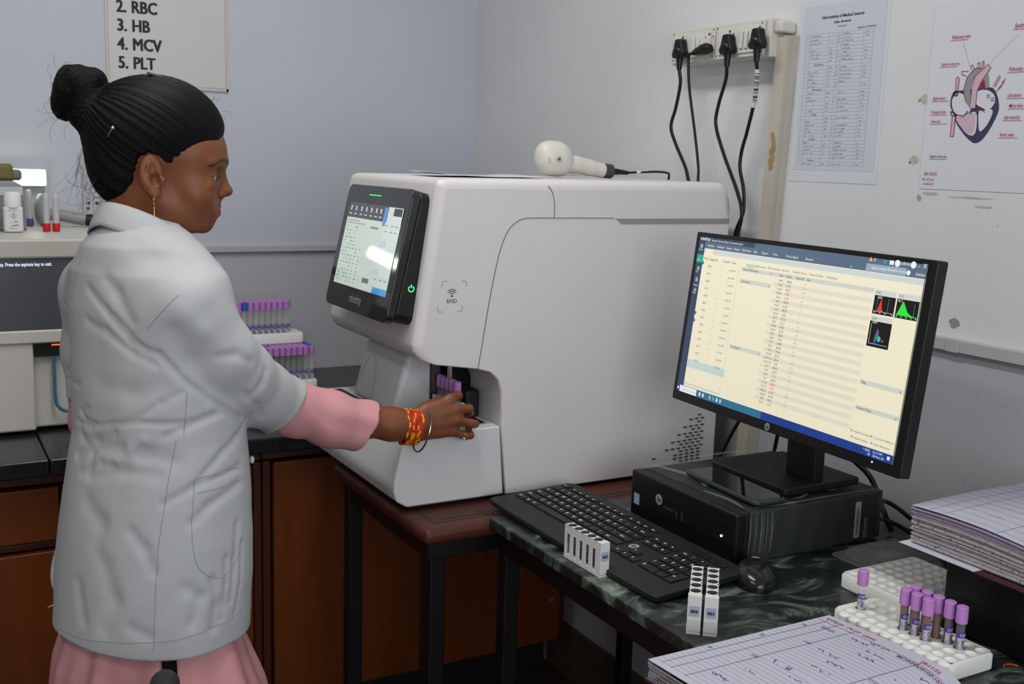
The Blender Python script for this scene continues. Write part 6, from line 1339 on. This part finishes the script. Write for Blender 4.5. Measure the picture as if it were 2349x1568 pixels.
# earring, clips
gold=mat('gold','#d9a850',.25,metal=1)
mb=MB(); e0=Vector(hd(-2,-80,-24)); mb.tube([e0+Vector((.0,0,.004*1)),e0+Vector((.0015,-.003,.006)),e0+Vector((0,-.004,.0)),e0],.0005,6)
z=0
for r_,dz in ((.0011,0),(.0026,.004),(.0012,.0075),(.0022,.011),(.0012,.0145)): mb.ell(e0-Vector((0,.002,dz)),(r_,r_,r_*.9),I4,8,6)
mb.cyl(e0-Vector((0,.002,.015)),e0-Vector((0,.002,.028)),.0006,6); mb.ell(e0-Vector((0,.002,.030)),(.0021,.0021,.0028),I4,8,6); obj(mb,'earring',gold,wo)
mb=MB(); a=Vector(hd(-62,-79,84)); mb.tube([a,a+Vector((-.006,0,-.009)),a+Vector((-.009,.001,-.015))],[.0021,.0013,.0009],6); mb.ell(a,(.0032,.0018,.0032)); obj(mb,'hair_pin',chrome,wo)
mb=MB(); F=frame(hd(2,-14,172),(.93,.05,-.22),(.2,-.9,.3)); 
for p in ([(-.022,-.008),(.004,-.008),(.010,0),(.004,.008),(-.022,.006),(-.014,0)],): mb.prism(p,.0035,F,.0015)
mb.prism(rrect(.026,.016,.004,4,(.016,-.001)),.005,F,.0015); obj(mb,'hair_clip',mat('clip_dark','#3a3f3f',.4),wo)
# thread bracelet, bangle, ring
rb=mat('thread_red','#c42a10',.6); yb=mat('thread_yellow','#e0a81c',.6)
def wristring(x,rx,rz,tilt=0,n=40,dy=0,wob=0,ph=0):
    c_=Vector((x,1.8835,1.0455-(x-.83)*.12)); out_=[]
    for k in range(n): a=2*math.pi*k/n; out_.append(c_+Vector((tilt*math.sin(a)*rz+wob*math.sin(5*a+ph),rx*math.cos(a)+dy,rz*math.sin(a)))) 
    return out_
rq=random.Random(2)
mb=MB()
for k in range(9):
    x=.832+.0036*k; pts=wristring(x,.0285,.0335,.12,44,0,.0016,k); mb.use(rb); mb.tube(pts,.0019,6,closed=True)
    mb.use(yb)
    for j in range(7): i=rq.randint(0,40); mb.tube([pts[i]*1.0+(pts[i]-Vector((x,1.8835,1.045))).normalized()*.0007,pts[i+1]+(pts[i+1]-Vector((x,1.8835,1.045))).normalized()*.0008,pts[i+2]+(pts[i+2]-Vector((x,1.8835,1.045))).normalized()*.0005],.0019,6)
mb.use(rb)
for k in range(4): a=Vector((.835+.004*k,1.86,1.076)); mb.tube([a,a+Vector((rq.uniform(-.006,.004),-.003,.005)),a+Vector((rq.uniform(-.012,.012),-.004,.010))],.0007,5)
obj(mb,'thread_bracelet',None,wo)
mb=MB().tube([p+Vector((0,-.001,-.006)) for p in wristring(.872,.033,.0415,.28)],.0019,8,closed=True); obj(mb,'bangle',mat('steel_bangle','#a9a6a3',.22,metal=1),wo)
mb=MB(); c_=Vector((.9625,1.8868,1.0155)); ax=Vector((.03,.003,-.0125)).normalized(); e1=ax.orthogonal().normalized(); e2=ax.cross(e1)
mb.tube([c_+e1*.0088*math.cos(a)+e2*.0088*math.sin(a) for a in [i*.35 for i in range(18)]],.0011,6,closed=True); s_=c_+Vector((.001,-.0075,-.0062)); mb.ell(s_,(.0034,.003,.0034)); obj(mb,'ring',chrome,wo)
mb=MB().ell(s_+Vector((0,-.0015,0)),(.0021,.0025,.0021)); obj(mb,'ring_stone',mat('pearl','#d8cdb8',.2),wo)
# chair back in front of the woman
